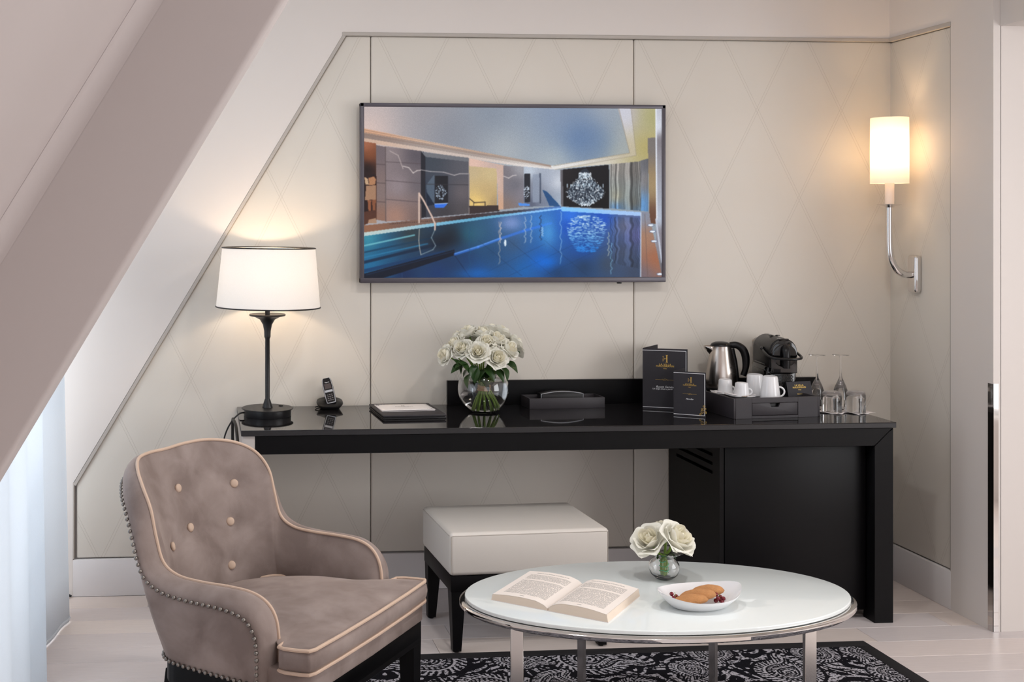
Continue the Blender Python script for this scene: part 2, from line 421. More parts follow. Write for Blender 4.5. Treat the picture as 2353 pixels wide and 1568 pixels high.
def painted_grid(name, pa, corner, ux, uy, m, parent):
    """grid of one quad per painted cell; corner + ux*i + uy*j, row 0 at the corner"""
    w, h = pa.w, pa.h
    i, j = np.meshgrid(np.arange(w + 1) / w, np.arange(h + 1) / h)
    co = np.array(corner)[None] + i.reshape(-1, 1) * np.array(ux)[None] + j.reshape(-1, 1) * np.array(uy)[None]
    a = (np.arange(h)[:, None] * (w + 1) + np.arange(w)[None]).reshape(-1)
    quads = np.stack([a, a + w + 1, a + w + 2, a + 1], 1)
    me = bpy.data.meshes.new(name)
    me.vertices.add(len(co)); me.vertices.foreach_set('co', co.astype(np.float32).reshape(-1))
    me.loops.add(quads.size); me.loops.foreach_set('vertex_index', quads.astype(np.int32).reshape(-1))
    me.polygons.add(len(quads)); me.polygons.foreach_set('loop_start', (np.arange(len(quads)) * 4).astype(np.int32))
    me.update(calc_edges=True)
    c = np.clip(pa.a, 0, 255) / 255.; c = np.where(c <= .04045, c / 12.92, ((c + .055) / 1.055) ** 2.4)
    rgba = np.concatenate([c.reshape(-1, 3), np.ones((w * h, 1))], 1)
    at = me.attributes.new('Col', 'FLOAT_COLOR', 'CORNER')
    at.data.foreach_set('color', np.repeat(rgba, 4, axis=0).astype(np.float32).reshape(-1))
    return link(name, me, m, parent)

# ================================================================== THE SETTING
YB, RX, CZ = 4.800, 2.906, 2.62
def wbox(name, x0, x1, y0, y1, z0, z1, m, parent=None, bev=.002, seg=2):
    L = parent.location if parent else Vector((0, 0, 0))
    return MB().box(x0 - L.x, x1 - L.x, y0 - L.y, y1 - L.y, z0 - L.z, z1 - L.z, bev, seg).build(name, m, parent)

# floor: limed oak boards running along the back wall
floor = struct(wbox('floor', -1.4, 4.4, -1.4, 4.95, -.06, -.012, M['planks'][1], bev=0))
rows = [4.80 - .145 * k for k in range(0, 43)]
plank_meshes = {}
for k, y1 in enumerate(rows[:-1]):
    x = -1.4 - random.random() * 1.3
    while x < 4.35:
        L = random.choice((1.3, 1.6, 1.9, 2.2)); x0, x1 = max(x, -1.4), min(x + L, 4.4); x += L
        if x1 - x0 < .1: continue
        if x1 - x0 < L - .01:
            me = MB().box(0, x1 - x0 - .0015, 0, .1437, -.013, 0, .0012, 1).mesh('plank'); me.materials.append(random.choice(M['planks']))
        else:
            key = (L, random.randrange(5))
            if key not in plank_meshes:
                me = MB().box(0, L - .0015, 0, .1437, -.013, 0, .0012, 1).mesh('plank'); me.materials.append(M['planks'][key[1]]); plank_meshes[key] = me
            me = plank_meshes[key]
        o = bpy.data.objects.new('plank', me); C.objects.link(o); o.parent = floor; o.location = (x0, y1 - .145, random.uniform(-.0004, 0.))

# back wall: plaster field around a recess that holds the upholstered panels
PZ0, PZ1 = .153, 2.297
wall_back = MB()
wall_back.prism([(-1.1, 0), (-.531, 0), (-.531, .458), (.573, PZ1), (RX + .04, PZ1), (RX + .04, CZ), (-1.1, CZ)], 'y', YB, YB + .032)
wall_back.box(-1.1, RX + .05, YB + .03, YB + .15, 0, CZ)
wall_back = struct(wall_back.build('wall_back', M['paint'], smooth=False))
struct(wbox('baseboard_back', -.531, RX, YB - .001, YB + .03, 0, PZ0 - .004, M['base'], bev=.002))
def upholstered(name, pts, axis, a, b, parent):
    o = MB().prism(pts, axis, a, b, .007, 3).build(name, M['fabric'], parent, ang=60); return o
g = .0015; S1, S2 = .684, 1.7965
slx = lambda z: -.531 + (z - .458) * (.573 + .531) / (PZ1 - .458)
upholstered('fabric_panel', [(-.517, PZ0), (S1 - g, PZ0), (S1 - g, PZ1 - .014), (slx(PZ1 - .014) + .017, PZ1 - .014), (-.517, slx(0) * 0 + .455)], 'y', YB + .010, YB + .034, wall_back)
upholstered('fabric_panel', [(S1 + g, PZ0), (S2 - g, PZ0), (S2 - g, PZ1 - .014), (S1 + g, PZ1 - .014)], 'y', YB + .010, YB + .034, wall_back)
upholstered('fabric_panel', [(S2 + g, PZ0), (RX + .022, PZ0), (RX + .022, PZ1 - .014), (S2 + g, PZ1 - .014)], 'y', YB + .010, YB + .034, wall_back)
# satin trim lining the recess
tr = MB()
def strip2(p, q, w, axis, a, b):
    p, q = Vector(p), Vector(q); d = (q - p).normalized(); n = Vector((d.y, -d.x)) * w
    tr.prism([tuple(p), tuple(q), tuple(q + n), tuple(p + n)], axis, a, b, .0015, 1)
strip2((-.531, .455), (.573, PZ1), .014, 'y', YB - .002, YB + .03)
strip2((.565, PZ1), (RX, PZ1), .014, 'y', YB - .004, YB + .03)
strip2((-.531, PZ0), (-.531, .462), .006, 'y', YB - .0015, YB + .03)
struct(tr.build('trim_1', M['strip']))

# right wall: short return with one upholstered panel, ending in a pier
wr = MB()
wr.prism([(4.14, .0), (4.388, .0), (4.388, PZ1 + .002), (YB, PZ1 + .002), (YB, CZ), (4.14, CZ)], 'x', RX, RX + .03)
wr.box(RX + .028, 4.32, 4.14, YB + .15, 0, CZ)
wall_right = struct(wr.build('wall_right', M['paint'], smooth=False))
struct(wbox('baseboard_right', RX - .0005, RX + .03, 4.388, YB, 0, PZ0 - .004, M['base'], bev=.0015))
upholstered('fabric_panel', [(4.398, PZ0), (YB + .022, PZ0), (YB + .022, PZ1 - .016), (4.398, PZ1 - .016)], 'x', RX + .010, RX + .03, wall_right)
tr = MB()
tr.box(RX - .004, RX + .03, 4.388, YB - .002, PZ1 - .015, PZ1 + .002, .0015, 1)
tr.box(RX + .002, RX + .03, 4.388, 4.397, PZ0, PZ1 - .016, .0015, 1)
struct(tr.build('trim_2', M['strip']))
gd = MB(); gd.box(RX - .0018, RX, 4.14 - .0018, 4.168, 0.001, .917); gd.box(RX - .0018, RX + .019, 4.14 - .0018, 4.14, 0.001, .917)
tag(gd.build('corner_guard', M['chrome'], smooth=False), 'tall polished metal guard strip on the white wall corner', 'corner guard')
# bulkhead above the passage to the right of the pier
struct(wbox('wall_bulkhead', RX + .026, 3.6, .3, 4.14, 2.24, CZ, M['paint'], bev=.002))

# attic slope and rafter casing on the left
sl2 = lambda z: -.402 + (z - 1.504) / 1.645
YR = 2.56; e1a, e1b = aty(0, 1110, YR), aty(665, 0, YR)
sl1 = lambda z: e1a.x + (z - e1a.z) * (e1b.x - e1a.x) / (e1b.z - e1a.z)
struct(MB().prism([(sl2(0), 0), (sl2(CZ), CZ), (sl2(CZ) - .5, CZ), (sl2(0) - .5, 0)], 'y', -1.4, 2.36).build('wall_slope', M['paint_warm'], smooth=False))
struct(MB().prism([(sl1(0), 0), (sl1(CZ), CZ), (sl2(CZ) - .1, CZ), (sl2(0) - .1, 0)], 'y', 2.35, YR, .012, 4).build('wall_rafter', M['paint_warm'], ang=60))
cv = []; NC = 12; Rc = .04
for z_ in (0., CZ):
    for k_ in range(NC + 1):
        f_ = k_ / NC * PI / 2; cv.append((sl2(z_) + 1.17 * Rc * (1 - math.cos(f_)) + .0005, 2.3495 - Rc + Rc * math.sin(f_), z_))
struct(MB().add(cv, [(k_, k_ + 1, NC + 2 + k_, NC + 1 + k_) for k_ in range(NC)]).build('wall_cove', M['paint_warm'], ang=180))
# dormer wall with window behind the sheer curtains
wl = MB()
for y0, y1, z0, z1 in ((2.66, 2.95, 0, CZ), (4.45, 4.95, 0, CZ), (2.95, 4.45, 0, .35), (2.95, 4.45, 2.25, CZ)): wl.box(-1.12, -.98, y0, y1, z0, z1)
struct(wl.build('wall_left', M['paint'], smooth=False))
def window(name, x0, x1, y0, y1, z0, z1, axis, nmul):
    fr = MB(); t = .05
    if axis == 'x':
        fr.box(x0, x1, y0, y0 + t, z0, z1); fr.box(x0, x1, y1 - t, y1, z0, z1); fr.box(x0, x1, y0, y1, z0, z0 + t); fr.box(x0, x1, y0, y1, z1 - t, z1)
        for i in range(1, nmul): yy = y0 + (y1 - y0) * i / nmul; fr.box(x0, x1, yy - .02, yy + .02, z0, z1)
    else:
        fr.box(x0, x0 + t, y0, y1, z0, z1); fr.box(x1 - t, x1, y0, y1, z0, z1); fr.box(x0, x1, y0, y1, z0, z0 + t); fr.box(x0, x1, y0, y1, z1 - t, z1)
        for i in range(1, nmul): xx = x0 + (x1 - x0) * i / nmul; fr.box(xx - .02, xx + .02, y0, y1, z0, z1)
    w = struct(fr.build(name, M['window_frame'], smooth=False))
    mx, my = (x0 + x1) / 2, (y0 + y1) / 2
    if axis == 'x': MB().box(mx - .003, mx + .003, y0 + t, y1 - t, z0 + t, z1 - t).build('pane', M['glass'], w, smooth=False)
    else: MB().box(x0 + t, x1 - t, my - .003, my + .003, z0 + t, z1 - t).build('pane', M['glass'], w, smooth=False)
window('window_1', -1.12, -1.06, 2.95, 4.45, .35, 2.25, 'x', 2)
# far right wall and rear wall, each with a window, behind the camera
wf = MB()
for y0, y1, z0, z1 in ((-1.4, .25, 0, CZ), (2.75, 4.15, 0, CZ), (.25, 2.75, 0, .45), (.25, 2.75, 2.42, CZ)): wf.box(4.3, 4.44, y0, y1, z0, z1)
struct(wf.build('wall_far_right', M['paint'], smooth=False))
window('window_2', 4.39, 4.44, .25, 2.75, .45, 2.42, 'x', 3)
wf = MB()
for x0, x1, z0, z1 in ((-1.4, .15, 0, CZ), (3.05, 4.44, 0, CZ), (.15, 3.05, 0, .5), (.15, 3.05, 2.47, CZ)): wf.box(x0, x1, -1.44, -1.3, z0, z1)
struct(wf.build('wall_rear', M['paint'], smooth=False))
window('window_3', .15, 3.05, -1.44, -1.39, .5, 2.47, 'y', 3)
struct(wbox('ceiling', -1.9, 4.44, -1.44, 4.95, CZ, CZ + .1, M['ceil'], bev=0))

# unseen ceiling lamps, added as fill to brighten the table, stool and floor
for k_, (lx, ly) in enumerate(((.85, 2.95), (1.7, 2.75))):
    d_ = thing('added_ceiling_fill', 'white unseen fill lamp added in the ceiling above the ' + ('armchair', 'coffee table')[k_], 'fill light', (lx, ly, CZ), 0, 'added ceiling fill lamps')
    MB().lathe([(.105, 0), (.105, -.006), (.085, -.006), (.085, 0)], 32).build('ring', M['window_frame'], d_)
    l = bpy.data.lights.new('ceiling_fill_glow', 'AREA'); l.shape = 'DISK'; l.size = .16; l.energy = 11.; l.color = (1., .985, .97)
    lo = bpy.data.objects.new('ceiling_fill_glow', l); C.objects.link(lo); lo.parent = d_; lo.location = (0, 0, -.004)
# sheer curtains
def curtain(name, label, path, z0, z1, amp, waves, z_lean=0.):
    P = catmull([(p[0], p[1], 0) for p in path], 160); nv = 14; vs = []
    for i, p in enumerate(P):
        t = P[min(i + 1, 159)] - P[max(i - 1, 0)]; n = Vector((t.y, -t.x, 0)).normalized()
        for j in range(nv):
            f = j / (nv - 1); w = math.sin(i / 159 * waves * 2 * PI + .4 * math.sin(f * 2)) * amp * (1 - .45 * f)
            q = p + n * w; vs.append((q.x - z_lean * f, q.y, z0 + (z1 - z0) * f))
    fs = grid_faces(160, nv)
    o = MB().add(vs, fs)
    root = thing(name, label, 'curtain', (path[0][0], path[0][1], z0))
    L = root.location
    me = bpy.data.meshes.new('cloth'); me.from_pydata([(v[0] - L.x, v[1] - L.y, v[2] - L.z) for v in vs], [], fs)
    c = link('cloth', me, M['sheer'], root, True, 180)
    sd = c.modifiers.new('thickness', 'SOLIDIFY'); sd.thickness = .0015
    hem = [Vector(vs[i * nv]) + Vector((0, 0, .012)) - L for i in range(160)]
    MB().tube(hem, .004, 6).build('hem', M['sheer'], root)
    return root
curtain('sheer_curtain', 'long white sheer curtain hanging nearest at the left edge, glowing with daylight', [(-.56, 2.74), (-.50, 3.0), (-.49, 3.3), (-.475, 3.55), (-.52, 3.64)], .006, 2.45, .010, 4.5, .035)
curtain('sheer_curtain', 'shaded white sheer curtain behind the bright one, its hem curling near the white baseboard', [(-.66, 3.72), (-.60, 4.0), (-.57, 4.25), (-.515, 4.43), (-.535, 4.52), (-.62, 4.55)], .006, 2.45, .012, 3., .05)
tag(MB().tube([(-.60, 4.792, .006), (-.57, 4.788, .010), (-.545, 4.785, .012), (-.535, 4.782, .008)], .005, 8).build('floor_cable', M['rubber']), 'short black cable end lying at the foot of the white wall', 'cable')

# ================================================================== DESK
desk = thing('desk', 'long black desk with granite top and dark timber apron under the television', 'desk', (1.365, 4.53, 0))
DZ = .76
top = wbox('worktop', .132, 2.602, 4.252, YB + .006, DZ - .002, DZ, M['granite'], desk, bev=.0008, seg=1)
wbox('worktop_edge', .132, 2.602, 4.2525, YB + .006, DZ - .021, DZ - .0021, M['granite_edge'], desk, bev=.001, seg=1)
def dprism(name, pts, axis, a, b, m, parent, bev=.0015):
    L = parent.location
    if axis == 'y': pts = [(p[0] - L.x, p[1] - L.z) for p in pts]; a -= L.y; b -= L.y
    if axis == 'x': pts = [(p[0] - L.y, p[1] - L.z) for p in pts]; a -= L.x; b -= L.x
    if axis == 'z': pts = [(p[0] - L.x, p[1] - L.y) for p in pts]; a -= L.z; b -= L.z
    return MB().prism(pts, axis, a, b, bev, 1).build(name, m, parent)
AZ = DZ - .022
dprism('apron', [(.184, AZ - .068), (2.522, AZ - .068), (2.594, AZ), (.184, AZ)], 'y', 4.262, 4.30, M['black_wood_x'], desk)
dprism('leg', [(2.5225, 0), (2.596, 0), (2.596, AZ - .001), (2.5225, AZ - .0695)], 'y', 4.2625, 4.34, M['black_wood'], desk)
wbox('end_panel', .136, .183, 4.262, YB, 0, AZ, M['ostrich'], desk, bev=.004)
wbox('rear_panel', 2.575, 2.596, 4.34, YB + .004, .02, AZ, M['black_wood'], desk)
wbox('backsplash', 1.0, 2.58, YB - .014, YB + .008, DZ + .0005, DZ + .100, M['black_wood_x'], desk, bev=.001)
wbox('underside', .184, 2.57, 4.30, YB, AZ - .03, AZ, M['black_wood_x'], desk, bev=0)

cab = thing('minibar_cabinet', 'black minibar cabinet with slotted side under the right end of the desk', 'cabinet', (2.23, 4.55, 0))
sp = MB(); L = cab.location
def sb(y0, y1, z0, z1): sp.box(1.942 - L.x, 1.958 - L.x, y0 - L.y, y1 - L.y, z0, z1)
slots = [.549, .583, .617]; sh = .013
sb(4.312, 4.375, .03, .700); sb(4.72, YB, .03, .700); sb(4.375, 4.72, .03, slots[0])
for i, z in enumerate(slots): sb(4.375, 4.72, z + sh, slots[i + 1] if i < 2 else .700)
sp.build('side_panel', M['black_wood'], cab, smooth=False)
wbox('body', 1.966, 2.515, 4.335, YB - .01, .03, .700, M['black_plastic'], cab)
wbox('door', 1.962, 2.516, 4.312, 4.334, .035, AZ - .073, M['black_wood'], cab, bev=.002)
wbox('plinth', 2.0, 2.50, 4.40, YB - .02, 0, .03, M['black_plastic'], cab)

# ================================================================== TELEVISION
tv = thing('television', 'wall-mounted flat television showing a blue lit indoor pool', 'television', (1.27, YB + .008, 1.264))
x0, x1, z0, z1, yf, yb = .632, 1.909, 1.267, 2.002, 4.748, 4.782
tl = tv.location
bez = MB(); bw = .0165; bd = .0215
bez.box(x0 - tl.x, x0 + bw - tl.x, yf - tl.y, yb - tl.y, z0 - tl.z, z1 - tl.z, .003, 2)
bez.box(x1 - bw - tl.x, x1 - tl.x, yf - tl.y, yb - tl.y, z0 - tl.z, z1 - tl.z, .003, 2)
bez.box(x0 - tl.x, x1 - tl.x, yf - tl.y, yb - tl.y, z1 - .016 - tl.z, z1 - tl.z, .003, 2)
bez.box(x0 - tl.x, x1 - tl.x, yf - .001 - tl.y, yb - tl.y, z0 - tl.z, z0 + bd - tl.z, .003, 2)
M['bezel'] = mat('grey_tv_bezel', rgb(82, 78, 86), .35, metal=.2, var=.05)
bez.build('bezel', M['bezel'], tv)
wbox('back_shell', x0 + .02, x1 - .02, yb - .004, YB + .004, z0 + .03, z1 - .03, M['black_plastic'], tv, bev=.006)
wbox('sensor', 1.705, 1.722, yf + .002, yf + .014, z0 - .006, z0 + .001, M['black_plastic'], tv, bev=.001)

pa = Paint(600, 342, 45, 2300, 52, 1342)
r = pa.rng
full_ = [(0, 0), (2400, 0), (2400, 1500), (0, 1500)]
pa.soft = 15000.
pa.poly(full_, [(60, 80, (190, 180, 180)), (60, 215, (232, 204, 192)), (500, 80, (158, 154, 158)), (700, 250, (138, 142, 152)), (1000, 120, (136, 146, 160)), (1100, 380, (186, 190, 192)), (1500, 120, (140, 154, 178)), (1650, 300, (76, 112, 164)), (1850, 330, (84, 118, 164)), (1750, 260, (90, 120, 166)), (1500, 450, (206, 208, 200)), (1950, 390, (216, 206, 172)), (1850, 80, (182, 184, 190)), (2000, 250, (190, 188, 178))], 1.)
pa.soft = 1500.
pa.poly([(45, 218), (1450, 492), (1460, 500), (45, 262)], [(45, 240, (216, 172, 142)), (700, 370, (222, 196, 176)), (1450, 492, (226, 216, 206))])
pa.poly([(45, 250), (1470, 494), (1460, 528), (45, 318)], [(45, 280, (150, 132, 124)), (700, 400, (170, 158, 152)), (1450, 510, (214, 208, 204))])
pa.poly([(45, 290), (1200, 478), (1460, 515), (1450, 535), (45, 322)], [(45, 305, (206, 178, 160)), (700, 420, (206, 192, 184)), (1450, 525, (226, 222, 220))])
for dy in (228, 244, 262): pa.line([(45, dy), (1450, 492 + (dy - 228) * .25)], 5, (146, 122, 108), .7)
# right ceiling and frame of the recess
pa.poly([(1960, 52), (2300, 52), (2300, 460), (1900, 480), (1470, 520), (1470, 500), (2060, 398)], [(2000, 100, (190, 184, 190)), (2250, 120, (176, 172, 128)), (2200, 350, (182, 170, 116)), (1800, 470, (214, 208, 196))])
pa.poly([(1965, 52), (2060, 52), (2102, 412), (1462, 526), (1450, 494), (2052, 392)], [(2000, 80, (204, 204, 214)), (2080, 380, (196, 186, 162)), (1500, 505, (226, 224, 222))])
pa.line([(1470, 494), (2052, 394), (1968, 52)], 5, (150, 140, 124), .7); pa.line([(1462, 526), (2102, 412), (2062, 52)], 4, (150, 140, 124), .6)
# left side of the pool hall
pa.poly([(45, 316), (135, 330), (140, 905), (45, 945)], [(60, 340, (176, 116, 88)), (90, 420, (140, 84, 50)), (70, 520, (20, 8, 6)), (90, 700, (60, 32, 24)), (90, 880, (96, 60, 44))])
pa.poly([(45, 560), (135, 560), (135, 830), (45, 845)], (44, 24, 20))
pa.poly([(62, 648), (135, 645), (135, 752), (52, 758)], (168, 132, 106)); pa.poly([(78, 590), (120, 578), (135, 600), (128, 640), (84, 646)], (178, 132, 98))
pa.poly([(72, 758), (100, 758), (96, 838), (78, 838)], (150, 96, 66)); pa.poly([(106, 756), (134, 752), (132, 834), (108, 834)], (140, 90, 62)); pa.poly([(48, 582), (74, 596), (82, 640), (56, 640)], (196, 166, 136))
pa.poly([(78, 905), (135, 890), (140, 930), (76, 932)], (172, 140, 116))
pa.poly([(135, 342), (206, 356), (206, 915), (140, 905)], [(170, 380, (120, 108, 112)), (170, 700, (136, 120, 118)), (170, 900, (150, 116, 100))])
pa.poly([(206, 352), (472, 386), (472, 905), (210, 918)], [(240, 400, (146, 134, 136)), (440, 420, (96, 90, 98)), (300, 650, (152, 140, 144)), (450, 640, (110, 104, 110)), (280, 880, (172, 136, 120)), (450, 880, (126, 106, 102))])
for y in (490, 630, 772): pa.line([(138, y - 4), (205, y)], 4, (84, 72, 74)); pa.line([(208, y - 22), (472, y - 8 if y < 600 else y)], 4, (92, 80, 84))
pa.line([(205, 355), (208, 915)], 5, (96, 84, 84))
pa.line([(238, 386), (300, 420), (336, 520)], 6, (200, 186, 182), .7); pa.line([(336, 500), (380, 512), (412, 552), (440, 534), (472, 530)], 7, (216, 206, 202), .8)
pa.poly([(470, 388), (506, 396), (506, 885), (472, 892)], (40, 40, 48))
pa.poly([(504, 398), (832, 464), (832, 858), (506, 888)], [(540, 430, (70, 78, 88)), (800, 500, (98, 98, 106)), (560, 700, (52, 66, 86)), (780, 700, (112, 104, 108)), (650, 850, (70, 66, 70)), (800, 840, (90, 84, 86))])
pa.poly([(474, 392), (832, 436), (832, 466), (504, 430)], (120, 122, 128))
pa.poly([(575, 572), (672, 572), (672, 790), (575, 800)], (32, 32, 38)); pa.poly([(510, 640), (572, 560), (572, 780), (520, 760)], (108, 124, 140), .6); pa.poly([(510, 690), (572, 790), (515, 800)], (16, 28, 48), .8)
pa.poly([(570, 784), (672, 780), (640, 815), (575, 812)], (60, 120, 220)); pa.line([(575, 785), (670, 780)], 6, (190, 214, 250))
pa.line([(472, 528), (540, 540), (640, 545), (720, 568), (760, 556), (830, 556)], 6, (206, 198, 198), .8)
pa.line([(506, 636), (832, 640)], 4, (60, 58, 64)); pa.line([(830, 464), (832, 858)], 6, (150, 140, 138))
for i in range(90):
    a = r.uniform(0, 2 * PI); q = math.sqrt(r.uniform(0, 1)); pa.blob(620 + 42 * q * math.cos(a), 700 + 58 * q * math.sin(a), 3, 4, (190, 208, 226), .8)
pa.poly([(832, 438), (1050, 482), (1048, 520), (832, 500)], [(850, 470, (222, 190, 176)), (1040, 500, (200, 178, 170))])
pa.poly([(832, 498), (1040, 516), (1042, 800), (834, 802)], [(860, 540, (196, 178, 146)), (1000, 560, (206, 188, 148)), (900, 770, (240, 208, 130)), (960, 680, (196, 172, 128)), (1030, 780, (170, 146, 110))])
pa.poly([(832, 800), (1050, 795), (1060, 838), (834, 862)], (66, 54, 52)); pa.line([(834, 744), (872, 775), (952, 770), (952, 796)], 6, (60, 50, 44)); pa.line([(865, 775), (866, 800)], 4, (60, 50, 44))
pa.poly([(1036, 480), (1100, 492), (1100, 825), (1052, 828)], [(1050, 600, (212, 190, 180)), (1095, 600, (196, 168, 156)), (1060, 800, (206, 168, 142))])
pa.poly([(1088, 494), (1250, 500), (1245, 806), (1090, 826)], [(1100, 560, (128, 122, 128)), (1180, 640, (112, 112, 122)), (1230, 700, (140, 136, 146)), (1110, 800, (140, 122, 114)), (1220, 520, (170, 170, 176))])
pa.line([(1092, 574), (1130, 588), (1160, 570), (1186, 566)], 6, (222, 214, 212), .8)
pa.poly([(1244, 500), (1460, 520), (1525, 528), (1528, 800), (1246, 806)], [(1290, 540, (204, 214, 226)), (1330, 640, (122, 126, 140)), (1420, 600, (172, 180, 196)), (1500, 620, (214, 218, 226)), (1300, 780, (90, 96, 116)), (1420, 770, (120, 128, 148)), (1510, 780, (176, 190, 206))])
pa.poly([(1248, 556), (1294, 552), (1294, 770), (1250, 772)], (44, 46, 54)); pa.poly([(1310, 560), (1360, 556), (1362, 770), (1312, 772)], (150, 160, 178), .8); pa.poly([(1362, 550), (1374, 550), (1376, 780), (1364, 782)], (66, 76, 96), .7)
pa.poly([(1385, 676), (1420, 690), (1524, 802), (1440, 800)], (28, 76, 128), .85); pa.poly([(1200, 776), (1290, 784), (1290, 800), (1210, 800)], (90, 150, 230))
for i in range(50):
    a = r.uniform(0, 2 * PI); q = math.sqrt(r.uniform(0, 1)); pa.blob(1266 + 22 * q * math.cos(a), 694 + 50 * q * math.sin(a), 3, 4, (214, 226, 240), .85)
# black wall with chandelier
pa.poly([(1522, 524), (1892, 484), (1894, 818), (1528, 802)], [(1560, 560, (38, 34, 36)), (1700, 600, (26, 24, 28)), (1860, 760, (14, 12, 14))])
pa.poly([(1522, 524), (1540, 522), (1546, 803), (1528, 802)], (110, 108, 114))
pa.poly([(1660, 545), (1690, 520), (1720, 512), (1745, 540), (1745, 590), (1655, 590)], (70, 84, 102), .55); pa.poly([(1570, 690), (1650, 600), (1770, 600), (1860, 680), (1840, 740), (1740, 795), (1680, 795), (1590, 745)], (64, 82, 104), .55)
for i in range(950):
    y = r.uniform(545, 800)
    hw = np.interp(y, [545, 590, 600, 640, 690, 730, 765, 800], [46, 52, 80, 110, 152, 140, 90, 30])
    x = 1712 + r.uniform(-1, 1) * hw; b = r.uniform(.35, 1.)
    pa.blob(x, y, r.uniform(2, 4.2), r.uniform(2.5, 7), (150 + 100 * b, 186 + 66 * b, 210 + 45 * b), b * .85)
for x in (1575, 1602, 1630, 1662, 1700, 1742, 1782, 1812, 1848): pa.line([(x, 650 - abs(x - 1712) * .12), (x, 622 - abs(x - 1712) * .1 + abs(x - 1712) * .35)], 9, (206, 226, 240), .8)
# string curtain
m = pa.poly([(1896, 482), (2136, 456), (2142, 836), (1898, 816)], [(1960, 500, (178, 172, 166)), (2080, 520, (150, 144, 140)), (1950, 740, (196, 184, 152)), (2080, 780, (150, 140, 120)), (1950, 810, (96, 150, 210)), (2100, 830, (110, 150, 190))])
st = np.interp(np.arange(2353), np.arange(0, 2353, 6), r.uniform(.5, 1.3, 393)); wig = (pa.X + 3 * np.sin(pa.Y / 31 + pa.X / 50)).astype(int).clip(0, 2352)
pa.a[m] *= st[wig][m][:, None]
m = pa.poly([(2134, 452), (2196, 434), (2196, 842), (2140, 836)], [(2150, 480, (116, 116, 122)), (2180, 600, (146, 142, 142)), (2160, 800, (110, 160, 210))]); pa.a[m] *= (st[wig][m][:, None] * .5 + .5)
pa.poly([(2190, 278), (2252, 274), (2256, 935), (2206, 930)], [(2220, 320, (128, 122, 120)), (2230, 640, (166, 146, 112)), (2230, 900, (110, 76, 60))])
pa.poly([(2250, 52), (2302, 52), (2302, 1345), (2258, 1345)], [(2255, 200, (222, 226, 236)), (2290, 300, (128, 122, 128)), (2270, 900, (190, 200, 216)), (2290, 1000, (140, 134, 142)), (2280, 1300, (120, 118, 124))])
pa.line([(2254, 52), (2260, 900)], 10, (226, 230, 240))
# deck and water
pa.poly([(45, 948), (480, 900), (1000, 850), (1524, 800), (1524, 822), (45, 1000)], [(60, 970, (150, 108, 84)), (480, 925, (132, 104, 92)), (800, 880, (66, 52, 52)), (1100, 848, (70, 68, 76)), (1500, 806, (90, 130, 190))])
for x in range(240, 1000, 14): pa.blob(x, 936 - (x - 240) * .075, 4, 3, (50, 38, 36), .8)
pa.soft = 2600.
m = pa.poly([(45, 1004), (480, 946), (1000, 880), (1530, 818), (2136, 868), (2136, 1342), (45, 1342)],
    [(80, 1040, (70, 160, 176)), (200, 1150, (24, 96, 136)), (100, 1240, (34, 116, 160)), (400, 1010, (58, 62, 60)), (700, 1010, (28, 30, 34)), (620, 1090, (30, 36, 44)), (830, 1020, (40, 110, 124)), (900, 1000, (60, 106, 134)), (820, 1180, (28, 62, 110)), (1000, 1150, (36, 78, 118)), (1150, 930, (124, 144, 190)), (1160, 1090, (66, 92, 122)), (1350, 900, (70, 140, 214)), (1430, 1010, (60, 140, 206)), (1250, 1290, (24, 110, 184)), (1380, 1210, (16, 104, 200)), (1500, 1300, (26, 60, 96)), (1600, 880, (60, 140, 250)), (1590, 960, (16, 76, 190)), (1850, 900, (24, 90, 210)), (1700, 1130, (16, 84, 176)), (1700, 1260, (36, 60, 84)), (1880, 1240, (70, 80, 92)), (2000, 950, (126, 124, 138)), (2100, 1020, (112, 112, 170)), (2000, 1150, (84, 92, 112)), (2080, 1300, (66, 76, 96)), (600, 1300, (26, 58, 112)), (350, 1320, (18, 40, 84)), (900, 1310, (20, 92, 168)), (700, 1240, (30, 60, 100))])
pa.poly([(45, 1000), (480, 940), (1000, 872), (1530, 812), (1530, 824), (1000, 892), (480, 966), (45, 1028)], [(100, 1010, (190, 206, 204)), (900, 890, (110, 176, 206)), (1450, 822, (150, 200, 250))])
pa.poly([(1528, 806), (2140, 846), (2140, 876), (1528, 838)], [(1560, 820, (140, 200, 252)), (2100, 860, (170, 200, 240))])
for (xa, ya, xb, yb_), w_, c_ in (((45, 1225, 640, 1080), 22, (16, 40, 66)), ((45, 1150, 560, 1040), 12, (22, 64, 92)), ((45, 1290, 640, 1150), 26, (20, 62, 104)), ((45, 1100, 420, 1020), 12, (130, 196, 206)), ((45, 1188, 520, 1085), 10, (50, 130, 170))): pa.line([(xa, ya), (xb, yb_)], w_, c_, .8)
pa.poly([(45, 1342), (45, 1310), (720, 1130), (722, 1172), (330, 1300), (190, 1342)], (10, 18, 36), .92)
pa.line([(330, 1342), (328, 1306)], 4, (60, 90, 130), .6); pa.line([(722, 1172), (840, 1342)], 4, (16, 30, 60), .7); pa.line([(60, 1320), (720, 1142)], 4, (40, 80, 120), .7)
pa.line([(725, 1165), (900, 1110), (1060, 1050), (1240, 990), (1450, 930)], 20, (60, 130, 236), .6); pa.line([(725, 1160), (900, 1106), (1060, 1046)], 8, (130, 180, 246), .6)
